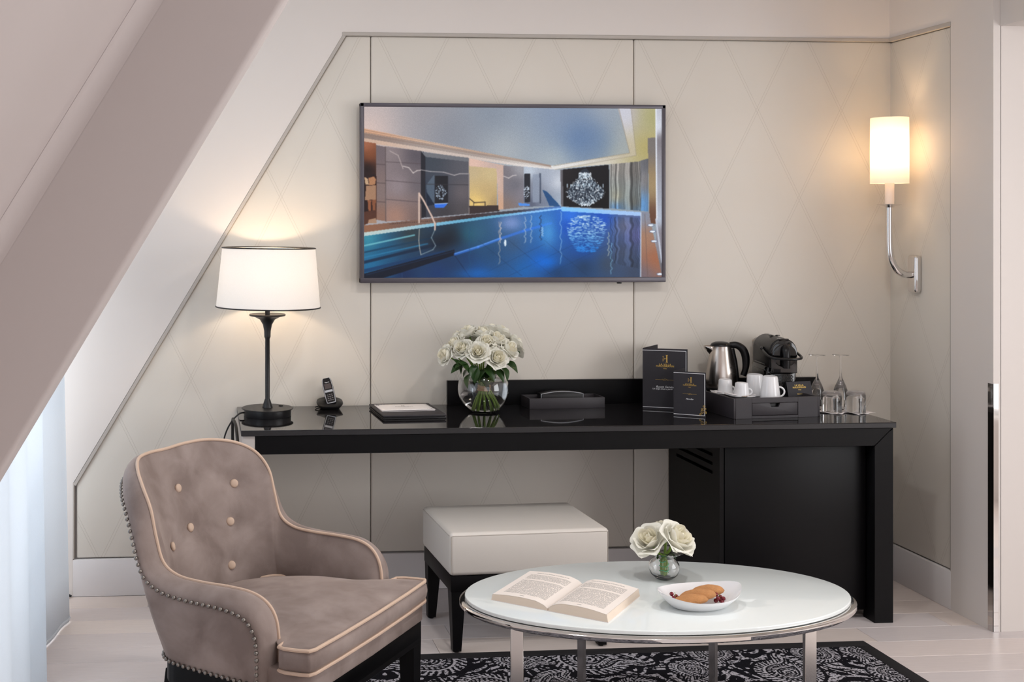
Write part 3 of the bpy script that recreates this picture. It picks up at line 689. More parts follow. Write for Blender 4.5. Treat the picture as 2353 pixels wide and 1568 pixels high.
for x, y0_, y1_, c_ in ((836, 960, 1300, (30, 90, 130)), (1060, 920, 1240, (216, 190, 176)), (1068, 920, 1080, (226, 206, 196)), (1255, 880, 1080, (200, 204, 212)), (1300, 870, 1080, (190, 200, 214)), (1372, 870, 1060, (24, 40, 66)), (1385, 960, 1030, (190, 210, 236)), (1526, 840, 1240, (190, 214, 240)), (1890, 1000, 1180, (200, 206, 190)), (1910, 1080, 1320, (140, 196, 226))):
    pa.line([(x + 5 * math.sin(t * .42 + x) + 3 * math.sin(t * .8), y0_ + (y1_ - y0_) * t / 60) for t in range(61)], 7, c_, .28)
pa.blob(1104, 1080, 9, 26, (236, 244, 250), .9)
for x in (900, 1130, 1400): pa.line([(x, 1060), (x + 330, 1330)], 3, (24, 50, 84), .5); pa.line([(x + 500, 1090), (x, 1330)], 3, (24, 60, 100), .5)
pa.blob(1410, 1225, 120, 60, (12, 116, 214), .8, True); pa.blob(1150, 930, 90, 50, (150, 170, 220), .5, True); pa.blob(640, 1060, 150, 60, (20, 24, 34), .6, True); pa.blob(1430, 1000, 60, 130, (96, 170, 226), .5, True); pa.blob(900, 1310, 180, 40, (20, 110, 190), .6, True)
m = pa.inside([(1892, 880), (2136, 890), (2136, 1280), (1900, 1230)]); wig2 = (pa.X + 7 * np.sin(pa.Y / 24 + pa.X / 60) + 4 * np.sin(pa.Y / 11 + pa.X / 33)).astype(int).clip(0, 2352)
pa.a[m] = pa.a[m] * (st[wig2][m][:, None] * .8 + .25)
for i in range(620):
    y = r.uniform(870, 1150); hw = np.interp(y, [870, 900, 960, 1040, 1100, 1150], [60, 120, 150, 130, 100, 60]); x = 1722 + r.uniform(-1, 1) * hw
    f = np.clip((y - 960) / 160, 0, 1); pa.blob(x, y, r.uniform(5, 16), r.uniform(1.8, 4.), (200 - 150 * f, 224 - 84 * f, 240 - 20 * f), r.uniform(.3, .85))
pa.poly([(2134, 846), (2198, 842), (2302, 1342), (2134, 1342)], [(2160, 880, (140, 150, 170)), (2170, 1050, (172, 132, 106)), (2250, 1200, (170, 110, 78)), (2150, 1320, (120, 110, 120))])
pa.line([(2138, 850), (2136, 1342)], 8, (200, 210, 226)); pa.line([(2168, 860), (2190, 1342)], 4, (110, 90, 84), .7)
pa.line([(2254, 900), (2300, 1230)], 12, (200, 206, 220), .9)
for x, y in ((2214, 945), (2228, 994), (2240, 1068), (2284, 1320)): pa.blob(x, y, 26, 10, (100, 110, 140)); pa.blob(x, y, 21, 7, (236, 244, 255))
# handrail
for o_, c_ in ((4, (90, 76, 72)), (0, (214, 190, 178))):
    pa.line([(456 + o_, 926), (456 + o_, 705), (492 + o_, 764), (552 + o_, 880), (576 + o_, 934), (574 + o_, 980)], 12 - o_, c_)
pa.line([(458, 975), (454, 1060), (460, 1120), (470, 1168)], 7, (196, 184, 172), .8); pa.line([(572, 985), (548, 1040), (580, 1100), (560, 1130), (470, 1168)], 7, (160, 172, 176), .7)
bl = np.pad(pa.a, ((1, 1), (1, 1), (0, 0)), 'edge'); pa.a = sum(bl[i:i + pa.h, j:j + pa.w] * (4 if i == j == 1 else 1) for i in range(3) for j in range(3)) / 12.
pa.a = np.clip(pa.a / 255., 0, 1) ** 1.14 * 268.
pa.a *= (1 + .02 * r.standard_normal((pa.h, pa.w, 1)))
painted_grid('screen', pa, (x0 + .0155 - tl.x, yf + .004 - tl.y, z1 - .0145 - tl.z), (x1 - x0 - .031, 0, 0), (0, 0, -(z1 - z0 - .0355)), M['tv_image'], tv)

# ================================================================== ARMCHAIR (local: +x forward, +y its left, z up)
camF = Vector((math.sin(YAW), math.cos(YAW), 0)); camR = Vector((math.cos(YAW), -math.sin(YAW), 0))
fdir = (camR * .856 - camF * .517).normalized()
corg = camR * -.084 + camF * 3.396
chair = thing('armchair', 'taupe velvet tub armchair with tan piping, buttoned back and studded edge', 'armchair', (corg.x, corg.y, 0), math.atan2(fdir.y, fdir.x))
CM = Matrix.Translation(corg) @ Matrix.Rotation(math.atan2(fdir.y, fdir.x), 4, 'Z')
half_pip = [(-.345, 0, .822), (-.338, .09, .826), (-.310, .175, .826), (-.258, .245, .812), (-.207, .288, .780), (-.166, .304, .725), (-.145, .306, .650), (-.122, .304, .585), (-.075, .302, .556), (.0, .300, .549), (.09, .298, .550), (.16, .296, .546), (.205, .295, .528), (.230, .294, .494), (.239, .294, .445), (.239, .294, .395), (.239, .294, .352)]
half_nail = [(-.388, 0, .772), (-.378, .10, .772), (-.344, .196, .765), (-.288, .272, .742), (-.228, .325, .702), (-.186, .352, .645), (-.160, .362, .590), (-.13, .366, .550), (-.075, .366, .526), (.0, .365, .518), (.09, .365, .516), (.155, .365, .510), (.195, .365, .492), (.216, .365, .458), (.222, .365, .42), (.222, .365, .38), (.222, .365, .338)]
half_out = [(-.180, 0, .338), (-.178, .10, .338), (-.164, .185, .338), (-.138, .252, .338), (-.115, .302, .338), (-.092, .328, .338), (-.075, .338, .338), (-.055, .346, .338), (-.02, .352, .338), (.05, .358, .338), (.12, .362, .338), (.165, .363, .338), (.195, .364, .337), (.215, .365, .337), (.221, .365, .337), (.222, .365, .337), (.222, .365, .3365)]
half_in = [(-.20, 0, .34), (-.197, .09, .34), (-.178, .17, .34), (-.15, .232, .34), (-.125, .266, .34), (-.11, .28, .34), (-.10, .284, .34), (-.08, .286, .34), (-.04, .287, .34), (.03, .288, .34), (.11, .289, .34), (.18, .29, .34), (.207, .291, .34), (.228, .292, .34), (.237, .293, .335), (.238, .293, .33), (.238, .293, .325)]
def full(h): return [(x, -y, z) for x, y, z in h[:0:-1]] + h
NT = 193
PIP, NAIL, OUT, INN = (catmull(full(h), NT) for h in (half_pip, half_nail, half_out, half_in))
def lift(i):
    t = abs(i / (NT - 1) * 2 - 1)                       # 0 back centre, 1 arm foot
    f = min(1, max(0, (t - .69) / .12)); return (Vector((.0, 0, 1)) * (1 - f) + Vector((1, 0, 0)) * f)
btn_px = [(418, 1119), (536, 1115), (451, 1218), (534, 1207), (412, 1255), (534, 1299)]
NVI = 31
def inner(i, v):
    p = PIP[i].lerp(INN[i], v); tt = abs(i / (NT - 1) * 2 - 1)
    nrm = Vector((-p.x - .05, -p.y, 0)); nrm = nrm.normalized() if nrm.length > 1e-4 else Vector((1, 0, 0))
    bulge = .030 * math.sin(PI * min(1, v * 1.0)) ** .8 * max(0, 1 - tt * .9) + .012 * math.sin(PI * v)
    w = min(1, (NT - 1) * (1 - tt) / 30)
    return p + nrm * bulge * w
grid_in = [[inner(i, j / (NVI - 1)) for j in range(NVI)] for i in range(NT)]
buttons = []
for bx_, by_ in btn_px:
    best = min(((proj(CM @ grid_in[i][j])[0] - bx_) ** 2 + (proj(CM @ grid_in[i][j])[1] - by_) ** 2, i, j) for i in range(30, NT - 30) for j in range(2, NVI - 2) if (CM @ grid_in[i][j]).y > 0 and (grid_in[i][j].y > -.30))
    # keep to the surface that faces the viewer (the back, not the near arm)
    buttons.append((best[1], best[2]))
bpos = [grid_in[i][j].copy() for i, j in buttons]
extra = []
vs_ = []
for i in range(NT):
    for j in range(NVI):
        p = grid_in[i][j]; nrm = Vector((-p.x - .05, -p.y, 0)).normalized()
        d = 0.
        for b in bpos: d += .017 * math.exp(-((p - b).length / .042) ** 2) + .006 * math.exp(-((p - b).length / .016) ** 2)
        vs_.append(p - nrm * min(d, .026))
MB().add(vs_, grid_faces(NT, NVI)).build('inner_back', M['velvet'], chair, ang=180)
prof = [(0, 0), (.08, .55), (.22, .95), (.42, 1.1), (.62, .98), (.8, .68), (.93, .28), (1, 0)]
vs_ = []
for i in range(NT):
    for a_, h_ in prof:
        p = PIP[i].lerp(NAIL[i], a_); e = NAIL[i] - PIP[i]; hor = Vector((e.x, e.y, 0))
        amp = .008 + .004 * min(1, hor.length / .08)
        lf = lift(i); vs_.append(p + lf * h_ * amp + (hor.normalized() * h_ * .013 if hor.length > 1e-4 else Vector()))
MB().add(vs_, grid_faces(NT, len(prof))).build('padded_rim', M['velvet'], chair, ang=180)
vs_ = []; NO = 14
for i in range(NT):
    e = (NAIL[i] - PIP[i]); hor = Vector((e.x, e.y, 0)); hor = hor.normalized() if hor.length > 1e-4 else Vector((-1, 0, 0))
    for j in range(NO):
        v = j / (NO - 1); p = NAIL[i].lerp(OUT[i], v); b = .010 * math.sin(PI * v) - .005 * (1 - v) ** 8
        vs_.append(p + hor * b)
MB().add(vs_, grid_faces(NT, NO)).build('outer_back', M['velvet'], chair, ang=180)
MB().tube([p + (lift(i) * .002) for i, p in enumerate(PIP[4:-4])], .0048, 8).build('piping', M['piping'], chair)
nail_me = MB().lathe([(.0058, -.002), (.0058, .0008), (.0045, .0036), (.0020, .0054), (0, .0058)], 8).mesh('nailhead'); nail_me.materials.append(M['nail'])
nail_me.polygons.foreach_set('use_smooth', [True] * len(nail_me.polygons))
def nails(path, step, outward):
    acc = 0.; last = path[0]
    for k, p in enumerate(path):
        acc += (p - last).length; last = p
        if k == 0 or acc >= step:
            acc = 0.; o = bpy.data.objects.new('nailhead', nail_me); C.objects.link(o); o.parent = chair
            n = outward(k, p); o.location = p + n * .005; o.rotation_mode = 'QUATERNION'; o.rotation_quaternion = n.to_track_quat('Z', 'Y')
def fine(P, n=1600): return catmull(P, n)
FN = fine(NAIL[2:-2]); FP = fine(PIP[2:-2])
def n_out(k, p):
    e = FN[k] - FP[k]; n = Vector((e.x, e.y, .02)); return n.normalized() if n.length > 1e-4 else Vector((-1, 0, 0))
nails(FN, .0178, n_out)
FO = fine([p for p in OUT[10:-10]]); 
nails([p + Vector((p.x + .02, p.y, 0)).normalized() * .002 + Vector((0, 0, .004)) for p in FO], .0178, lambda k, p: Vector((p.x + .02, p.y, 0)).normalized())
btn_me = MB().lathe([(.0, -.004), (.0125, -.004), (.0135, 0), (.0125, .0035), (.008, .0055), (0, .0062)], 16).mesh('button'); btn_me.materials.append(M['button'])
btn_me.polygons.foreach_set('use_smooth', [True] * len(btn_me.polygons))
for b in bpos:
    o = bpy.data.objects.new('button', btn_me); C.objects.link(o); o.parent = chair
    n = Vector((-b.x - .05, -b.y, 0)).normalized(); n = (n + Vector((0, 0, .22))).normalized()
    o.location = b - Vector((-b.x - .05, -b.y, 0)).normalized() * .016; o.rotation_mode = 'QUATERNION'; o.rotation_quaternion = n.to_track_quat('Z', 'Y')
# seat cushion: T-shaped with a crowned top
cu = [(-.235, 0), (-.225, .11), (-.19, .20), (-.12, .262), (-.03, .283), (.10, .286), (.22, .286), (.258, .290), (.264, .312), (.268, .338), (.290, .346), (.335, .347), (.360, .343), (.368, .325), (.374, .20), (.376, .08)]
cu = cu + [(.377, 0)] + [(x, -y) for x, y in cu[:0:-1]]
OUTL = []
for k in range(len(cu)):
    a, b = Vector(cu[k]), Vector(cu[(k + 1) % len(cu)])
    for q in range(4): OUTL.append(a.lerp(b, q / 4))
nh_ = len(OUTL) // 2; al_ = [0.]
for k in range(1, nh_ + 1): al_.append(al_[-1] + (OUTL[k] - OUTL[k - 1]).length)
PHI = [PI * (1 - a_ / al_[-1]) for a_ in al_]; PHI = PHI + [-p_ for p_ in PHI[-2:0:-1]]
def rings(zs):
    vs = []; n = len(OUTL)
    for s_, z_ in zs:
        for ip, p in enumerate(OUTL):
            w_ = min(1., max(0., (s_ - .88) / .10)); ph_ = PHI[ip]; ex_, ey_ = .07 + .305 * math.cos(ph_), .29 * math.sin(ph_); bx2, by2 = ex_ + (p.x - ex_) * w_, ey_ + (p.y - ey_) * w_
            xx = .07 + (bx2 - .07) * s_; vs.append((xx, by2 * s_, z_ + (xx - .37) * .085))
    return vs, n
zt, zb = .449, .386
lv = [(.05, zb), (.6, zb), (.97, zb), (.99, zb + .004), (1.012, zb + .018), (1.018, (zt + zb) / 2), (1.012, zt - .016), (.99, zt - .003), (.95, zt + .003), (.86, zt + .012), (.72, zt + .021), (.55, zt + .028), (.35, zt + .033), (.15, zt + .035), (.02, zt + .0355)]
vs_, n = rings(lv); fs_ = []
for k in range(len(lv) - 1):
    for q in range(n): fs_.append((k * n + q, k * n + (q + 1) % n, (k + 1) * n + (q + 1) % n, (k + 1) * n + q))
fs_.append(tuple(range(n))[::-1]); fs_.append(tuple((len(lv) - 1) * n + q for q in range(n)))
cush = MB().add(vs_, fs_).build('seat_cushion', M['velvet'], chair, ang=180)
pp = [(.07 + (p.x - .07) * 1.0, p.y * 1.0) for p in OUTL]
MB().tube([(x, y, zt - .002 + (x - .37) * .085) for x, y in pp], .0048, 8, True).build('piping', M['piping'], cush)
MB().tube([(x, y, zb + .002 + (x - .37) * .085) for x, y in pp], .0048, 8, True).build('piping', M['piping'], cush)
# upholstered front rail, black timber base and legs
MB().prism([(-.08, -.27), (.20, -.345), (.345, -.340), (.362, -.325), (.366, 0), (.362, .325), (.345, .340), (.20, .345), (-.08, .27)], 'z', .328, .384, .010, 3).build('seat_rail', M['velvet'], chair)
bp = [(p.x * .985, p.y * .985) for p in OUT[8:-8]]
front_r = [(.352, .325), (.352, -.325)]
MB().prism(bp + front_r, 'z', .275, .3365, .002, 1).build('timber_base', M['black_wood_x'], chair)
MB().prism([(.20, -.335), (.352, -.335), (.352, .335), (.20, .335)], 'z', .260, .3275, .002, 1).build('front_timber_rail', M['black_wood_x'], chair)
def leg(name, x, y, w0, w1, z0, z1, m, parent, dx=0., dy=0.):
    mb = MB()
    vs = [(x + sx * w1 / 2, y + sy * w1 / 2, z1) for sx, sy in ((-1, -1), (1, -1), (1, 1), (-1, 1))] + [(x + dx + sx * w0 / 2, y + dy + sy * w0 / 2, z0) for sx, sy in ((-1, -1), (1, -1), (1, 1), (-1, 1))]
    return mb.add(vs, [(0, 3, 2, 1), (4, 5, 6, 7)] + [(i, (i + 1) % 4, 4 + (i + 1) % 4, 4 + i) for i in range(4)]).build(name, m, parent, smooth=False)
for y in (-.31, .31):
    leg('leg', .326, y, .036, .050, .0095 if y > 0 else 0., .262, M['black_wood'], chair, dx=.004)
    leg('leg', -.13, y * .74, .032, .046, 0., .276, M['black_wood'], chair, dx=-.05, dy=0)

# ================================================================== STOOL
stool = thing('upholstered_stool', 'cream leather stool with tapering black legs in front of the desk', 'stool', (1.137, 4.280, 0), math.radians(3.0))
sw, sd_ = .292, .204
bm = bmesh.new(); bmesh.ops.create_grid(bm, x_segments=1, y_segments=1, size=1); bm.free()
seat = MB().box(-sw, sw, -sd_, sd_, .272, .424, .016, 4).build('seat', M['stool'], stool, ang=60)
st_ = MB()
for s_ in (-1, 1):
    st_.tube([(-sw + .010, s_ * (sd_ - .0015), .413), (sw - .010, s_ * (sd_ - .0015), .413)], .0016, 6); st_.tube([(s_ * (sw - .0015), -sd_ + .010, .413), (s_ * (sw - .0015), sd_ - .010, .413)], .0016, 6)
    for q in (-1, 1): st_.tube([(s_ * (sw - .006), q * (sd_ - .002), .28), (s_ * (sw - .006), q * (sd_ - .002), .412)], .0013, 6)
st_.build('seam', M['stitch'], seat)
box('frame', -sw + .006, sw - .006, -sd_ + .006, sd_ - .006, .215, .2715, M['black_wood_x'], stool)
for sx in (-1, 1):
    for sy in (-1, 1):
        xo, yo = sx * (sw - .008), sy * (sd_ - .008)
        def ring(w, z, so): return [(xo, yo, z), (xo - sx * w, yo, z), (xo - sx * w, yo - sy * w, z), (xo, yo - sy * w, z)]
        vs_ = ring(.052, .218, 0) + ring(.030, .006, 0)
        if sx < 0: vs_ = [(v[0] + (0 if i < 4 else .006), v[1], v[2]) for i, v in enumerate(vs_)]
        o = MB().add(vs_, [(0, 1, 2, 3), (7, 6, 5, 4)] + [(i, 4 + i, 4 + (i + 1) % 4, (i + 1) % 4) for i in range(4)]).build('leg', M['black_wood'], stool, smooth=False)
        MB().lathe([(.009, 0), (.009, .0065)], 12, Matrix.Translation((xo - sx * .016 + (.006 if sx < 0 else 0), yo - sy * .015, 0))).build('glide', M['black_plastic'], o)

# ================================================================== RUG
RX0, RX1, RY0, RY1 = .42, 2.372, 2.36, 4.058
rug = thing('paisley_rug', 'black and white paisley rug with black binding under the coffee table', 'rug', ((RX0 + RX1) / 2, (RY0 + RY1) / 2, 0), math.radians(.5))
rw, rd = (RX1 - RX0) / 2, (RY1 - RY0) / 2; bw_ = .052
for a_ in ((-rw, rw, rd - bw_, rd), (-rw, rw, -rd, -rd + bw_), (-rw, -rw + bw_, -rd + bw_, rd - bw_), (rw - bw_, rw, -rd + bw_, rd - bw_)):
    box('border', *a_, .0005, .009, M['rug_border'], rug, bev=.003)
iw, id_ = rw - bw_, rd - bw_
rg = np.random.default_rng(11); motifs = []; tries = 0
while len(motifs) < 66 and tries < 9000:
    tries += 1; r0 = rg.choice((.055, .075, .095)); p_ = (rg.uniform(-iw, iw), rg.uniform(-id_, id_))
    if all(math.hypot(p_[0] - a[0], p_[1] - a[1]) > (r0 + a[2]) * 1.62 for a in motifs): motifs.append((*p_, r0, rg.uniform(0, 2 * PI), rg.choice((-1, 1))))
def paint_rug(nx, ny, ya, yb_):
    pr = Paint(nx, ny, -iw, iw, ya, yb_)
    def vnoise(scale, seed):
        g_ = np.random.default_rng(seed); n_ = 512; tab = g_.uniform(0, 1, (n_, n_))
        x, y = pr.X * scale + 157.3, pr.Y * scale + 131.7; xi, yi = np.floor(x).astype(int), np.floor(y).astype(int); fx, fy = x - xi, y - yi
        fx = fx * fx * (3 - 2 * fx); fy = fy * fy * (3 - 2 * fy); t = lambda a, b: tab[a % n_, b % n_]
        return (t(xi, yi) * (1 - fx) + t(xi + 1, yi) * fx) * (1 - fy) + (t(xi, yi + 1) * (1 - fx) + t(xi + 1, yi + 1) * fx) * fy
    n_f, n_m, n_l = vnoise(190, 1), vnoise(70, 2), vnoise(13, 3)
    wave = np.sin(pr.X * 30 + 6 * n_l + 2.0 * np.sin(pr.Y * 21)) * np.cos(pr.Y * 27 + 5 * n_l)
    val = (((np.abs(wave) < .26) & (n_f > .40)) | ((np.abs(wave) > .78) & (n_m > .56))).astype(float)
    for cx_, cy_, r0, ang, flip in motifs:
        c_, s_ = math.cos(ang), math.sin(ang); X = (pr.X - cx_) * c_ + (pr.Y - cy_) * s_; Y = (-(pr.X - cx_) * s_ + (pr.Y - cy_) * c_) * flip
        near = (np.abs(X) < r0 * 3.2) & (np.abs(Y) < r0 * 3.2)
        if not near.any(): continue
        X, Y = X[near], Y[near]; sd2 = np.full(X.shape, 9.)
        for k in np.linspace(0, 1, 18):
            sd2 = np.minimum(sd2, np.hypot(X - 1.75 * r0 * k, Y - r0 * (.95 * k ** 3 - .1 * k)) - (r0 * (1 - k) ** .85 + .06 * r0))
        th = np.arctan2(Y, X - .25 * r0); q = sd2 / r0; f_, m_, v = n_f[near], n_m[near], val[near]
        v = np.where((q > 0) & (q < .40), ((np.sin(th * 34 + q * 16) + (f_ - .5) * 2.6) > .15) * 1., v)
        v = np.where((q > .40) & (q < .56), 0., v)
        v = np.where((q <= 0) & (q > -.09), (f_ > .2) * 1., v); v = np.where((q <= -.09) & (q > -.18), 0., v)
        v = np.where((q <= -.18) & (q > -.30), (np.sin(th * 30) > .1) * 1., v); v = np.where((q <= -.30) & (q > -.36), 0., v)
        v = np.where((q <= -.36) & (q > -.50), ((np.sin(th * 24 - q * 30) + (f_ - .5) * 1.8) > 0) * 1., v)
        v = np.where((q <= -.50) & (q > -.56), 1., v); v = np.where((q <= -.56) & (q > -.66), 0., v)
        v = np.where(q <= -.66, ((np.sin(np.hypot(X, Y) / r0 * 30 + f_ * 3) + (m_ - .5)) > .1) * 1., v)
        val[near] = v
    val = np.where(n_f < .20, 0, val)
    pr.a[:] = np.where(val[..., None] > .5, np.array([176, 173, 180.]), np.array([15, 14, 21.])) + np.random.default_rng(4).normal(0, 6, (ny, nx, 1))
    painted_grid('pile', pr, (-iw, ya, .0075), (2 * iw, 0, 0), (0, yb_ - ya, 0), M['rug_pile'], rug)
paint_rug(740, 280, id_, id_ - .70); paint_rug(300, 146, id_ - .70, -id_)
box('backing', -iw, iw, -id_, id_, .0005, .0068, M['rug_border'], rug, bev=0)

# ================================================================== COFFEE TABLE
TZ = .43
tab = thing('coffee_table', 'oval coffee table with white glass top and chrome legs on the rug', 'coffee table', (1.3186, 3.3476, .0085), math.radians(1.5))
tz = TZ - .0085
def ell(a, b, n=96): return [(a * math.cos(2 * PI * i / n), b * math.sin(2 * PI * i / n)) for i in range(n)]
MB().prism(ell(.567, .322), 'z', tz - .012, tz, .003, 3).build('glass_top', M['table_glass'], tab)
bm_ = MB(); prof = [(0, tz - .0135), (.010, tz - .0125), (.016, tz - .017), (.016, tz - .026), (.010, tz - .031), (-.012, tz - .031), (-.02, tz - .026), (-.02, tz - .0135)]
vs_ = []; n = 96
for i in range(n):
    a = 2 * PI * i / n
    for dr, z_ in prof: vs_.append(((.567 + dr) * math.cos(a), (.322 + dr) * math.sin(a), z_))
k = len(prof)
MB().add(vs_, [(i * k + j, ((i + 1) % n) * k + j, ((i + 1) % n) * k + (j + 1) % k, i * k + (j + 1) % k) for i in range(n) for j in range(k)]).build('chrome_ring', M['chrome'], tab, ang=50)
def tleg(px_, py_, w, d, ang):
    Lm = Matrix.Translation((px_, py_, 0)) @ Matrix.Rotation(ang, 4, 'Z')
    MB().box(-w / 2, w / 2, -d / 2, d / 2, 0, tz - .028, .0008, 1, Lm).build('leg', M['satin_chrome'], tab)
tleg(-.473, -.180, .034, .012, math.radians(-8)); tleg(.330, -.246, .036, .012, math.radians(8))
tleg(-.122, .294, .012, .030, math.radians(16)); tleg(.296, .262, .012, .030, math.radians(14))

# ================================================================== TABLE LAMP
lamp = thing('table_lamp', 'black table lamp with white drum shade standing on the left end of the desk', 'lamp', (.245, 4.583, DZ))
MB().lathe([(0, 0), (.091, 0), (.092, .002), (.092, .027), (.101, .0275), (.1015, .029), (.100, .031), (0, .0315)], 64).build('base', M['black_metal'], lamp, ang=30)
MB().lathe([(.0205, .0315), (.020, .035), (.0135, .055), (.0105, .064), (.0092, .066), (.0092, .300), (.0105, .302), (.0125, .308), (.0125, .314), (.013, .33), (.018, .355), (.030, .375), (.052, .386), (.070, .3895), (.0715, .393), (.070, .3965), (.066, .394), (.012, .390), (.0095, .392), (.0095, .46), (0, .46)], 40).build('stem', M['black_metal'], lamp, ang=35)
shd = MB(); n = 72; vs_ = []
for i in range(n):
    a = 2 * PI * i / n; c_, s_ = math.cos(a), math.sin(a)
    for q in range(7): f = q / 6; rr_ = .2035 + (.182 - .2035) * f; vs_.append((rr_ * c_, rr_ * s_, .425 + .229 * f))
tilt = Matrix.Translation((.004, 0, .54)) @ Matrix.Rotation(math.radians(.7), 4, 'Y') @ Matrix.Translation((0, 0, -.54))
shade = shd.add(vs_, grid_faces(n, 7, True), tilt).build('lamp_shade', M['shade'], lamp, ang=180)
for z_, r_ in ((.4245, .2040), (.6545, .1825)):
    MB().tube([(r_ * math.cos(2 * PI * i / 72), r_ * math.sin(2 * PI * i / 72), z_) for i in range(72)], .0028, 6, True, tilt).build('shade_trim', M['black_metal'], shade)
sp_ = MB()
for k_ in range(3):
    a = 2 * PI * k_ / 3 + .55; sp_.tube([(0, 0, .60), (.1 * math.cos(a), .1 * math.sin(a), .625), (.181 * math.cos(a), .181 * math.sin(a), .649)], .0018, 6, mtx=tilt)
sp_.build('shade_spider', M['black_metal'], shade)
MB().sphere((0, 0, .51), .028, 16, 12).build('bulb', M['bulb'], lamp)
MB().lathe([(.009, 0), (.009, .003), (.006, .005), (0, .005)], 16, Matrix.Translation((.055, .035, .031))).build('switch', M['gloss_black'], lamp)
MB().tube(catmull([(-.091, -.02, .015), (-.112, -.03, .012), (-.145, -.05, -.02), (-.168, -.06, -.07), (-.170, -.06, -.12), (-.160, -.05, -.2), (-.165, -.03, -.4), (-.15, .1, -.70), (-.14, .20, -.755)], 50), .0032, 8).build('power_cord', M['rubber'], lamp)
pl = bpy.data.lights.new('table_lamp_glow', 'POINT'); pl.energy = 3.4; pl.color = (1., .76, .52); pl.shadow_soft_size = .03
po = bpy.data.objects.new('table_lamp_glow', pl); C.objects.link(po); po.parent = lamp; po.location = (0, 0, .555)
tag(MB().tube(catmull([(.122, 4.32, .70), (.118, 4.42, .745), (.112, 4.52, .752), (.110, 4.62, .72), (.112, 4.68, .5), (.112, 4.70, .2), (.105, 4.72, .006)], 40), .006, 8).build('hanging_cable', M['rubber']), 'looped black cable hanging beside the left end of the desk', 'cable')

# ================================================================== WALL SCONCE
sc = thing('wall_sconce', 'chrome wall sconce with white cylinder shade on the right wall', 'wall lamp', (RX + .010, 4.616, 1.304))
bp_ = MB(); bp_.box(-.030, 0, -.030, .030, -.077, .077, .012, 4); bp_.build('backplate', M['chrome'], sc)
MB().tube(catmull([(-.028, 0, -.005), (-.060, 0, -.001), (-.092, 0, .018), (-.112, 0, .055), (-.1195, 0, .10), (-.121, 0, .16), (-.121, 0, .276)], 40), .0145, 16).build('arm', M['chrome'], sc)
ax = Matrix.Translation((-.121, 0, 0))
MB().lathe([(.012, .270), (.020, .276), (.040, .281), (.047, .2835), (.046, .285), (.018, .283), (0, .283)], 40, ax).build('drip_pan', M['chrome'], sc)
MB().lathe([(.0175, .283), (.0175, .42), (.012, .42), (0, .42)], 24, ax).build('candle_tube', M['candle'], sc)
vs_ = []
for i in range(64):
    a = 2 * PI * i / 64
    for q in range(9): rr_ = .0725 - .001 * q / 8; vs_.append((rr_ * math.cos(a) - .121, rr_ * math.sin(a), .370 + .268 * q / 8))
MB().add(vs_, grid_faces(64, 9, True)).build('lamp_shade', M['shade2'], sc, ang=180)
MB().sphere((-.121, 0, .47), .022, 16, 12).build('bulb', M['bulb'], sc)
pl = bpy.data.lights.new('sconce_glow', 'POINT'); pl.energy = 3.6; pl.color = (1., .70, .40); pl.shadow_soft_size = .025
po = bpy.data.objects.new('sconce_glow', pl); C.objects.link(po); po.parent = sc; po.location = (-.121, 0, .50)

# ================================================================== CORDLESS PHONE
ph = thing('cordless_phone', 'black cordless telephone leaning in its charging cradle beside the lamp', 'telephone', (.506, 4.735, DZ), math.radians(-4))
vs_ = []; lay = [(.036, 0), (.040, .003), (.050, .018), (.054, .024), (.052, .028), (.036, .033), (.02, .036)]
for s_, z_ in lay:
    for i in range(40):
        a = 2 * PI * i / 40; c_, q_ = math.cos(a), math.sin(a); e = .62
        vs_.append((math.copysign(abs(c_) ** e, c_) * s_, math.copysign(abs(q_) ** e, q_) * s_ * .92 + (z_ * .25), z_ + (q_ * .010 if z_ > .015 else 0)))
fs_ = [(k * 40 + i, k * 40 + (i + 1) % 40, (k + 1) * 40 + (i + 1) % 40, (k + 1) * 40 + i) for k in range(len(lay) - 1) for i in range(40)] + [tuple(range(40))[::-1], tuple((len(lay) - 1) * 40 + i for i in range(40))]
MB().add(vs_, fs_).build('cradle', M['black_plastic'], ph)
HM = Matrix.Translation((.008, -.012, .020)) @ Matrix.Rotation(math.radians(-13), 4, 'Y') @ Matrix.Rotation(math.radians(-20), 4, 'X')
hs = [(-.019, 0), (.019, 0), (.021, .02), (.0215, .07), (.020, .095), (.015, .108), (-.015, .108), (-.020, .095), (-.0215, .07), (-.021, .02)]
hb = MB().prism(hs, 'y', -.010, .012, .004, 3, HM).build('handset', M['black_plastic'], ph)
MB().prism([(x * .93, .003 + z * .965) for x, z in hs], 'y', -.0112, -.0098, .0003, 1, HM).build('silver_rim', M['silver_ink'], hb)
MB().prism([(x * .82, .006 + z * .93) for x, z in hs], 'y', -.0122, -.0105, .0003, 1, HM).build('face', M['gloss_black'], hb)
MB().box(-.0135, .0135, -.0128, -.0118, .062, .083, 0, 1, HM).build('display', M['screen_dark'], hb, smooth=False)
MB().box(-.0155, .0155, -.0130, -.0118, .048, .057, .0003, 1, HM).build('navigation_keys', M['silver_ink'], hb)
for r_ in range(4):
    for c_ in range(3): MB().box(-.011 + c_ * .0085, -.0055 + c_ * .0085, -.0126, -.012, .014 + r_ * .0075, .0158 + r_ * .0075, 0, 1, HM).build('key', M['grey_ink'], hb, smooth=False)
lettering('Gigaset', .0062, HM @ Matrix.Translation((0, -.0124, .089)) @ FRONT, M['white_ink'], hb)
MB().tube(catmull([(-.045, .005, .010), (-.058, 0, .006), (-.050, .03, .004), (-.03, .05, .004)], 16), .0022, 6).build('line_cord', M['rubber'], ph)

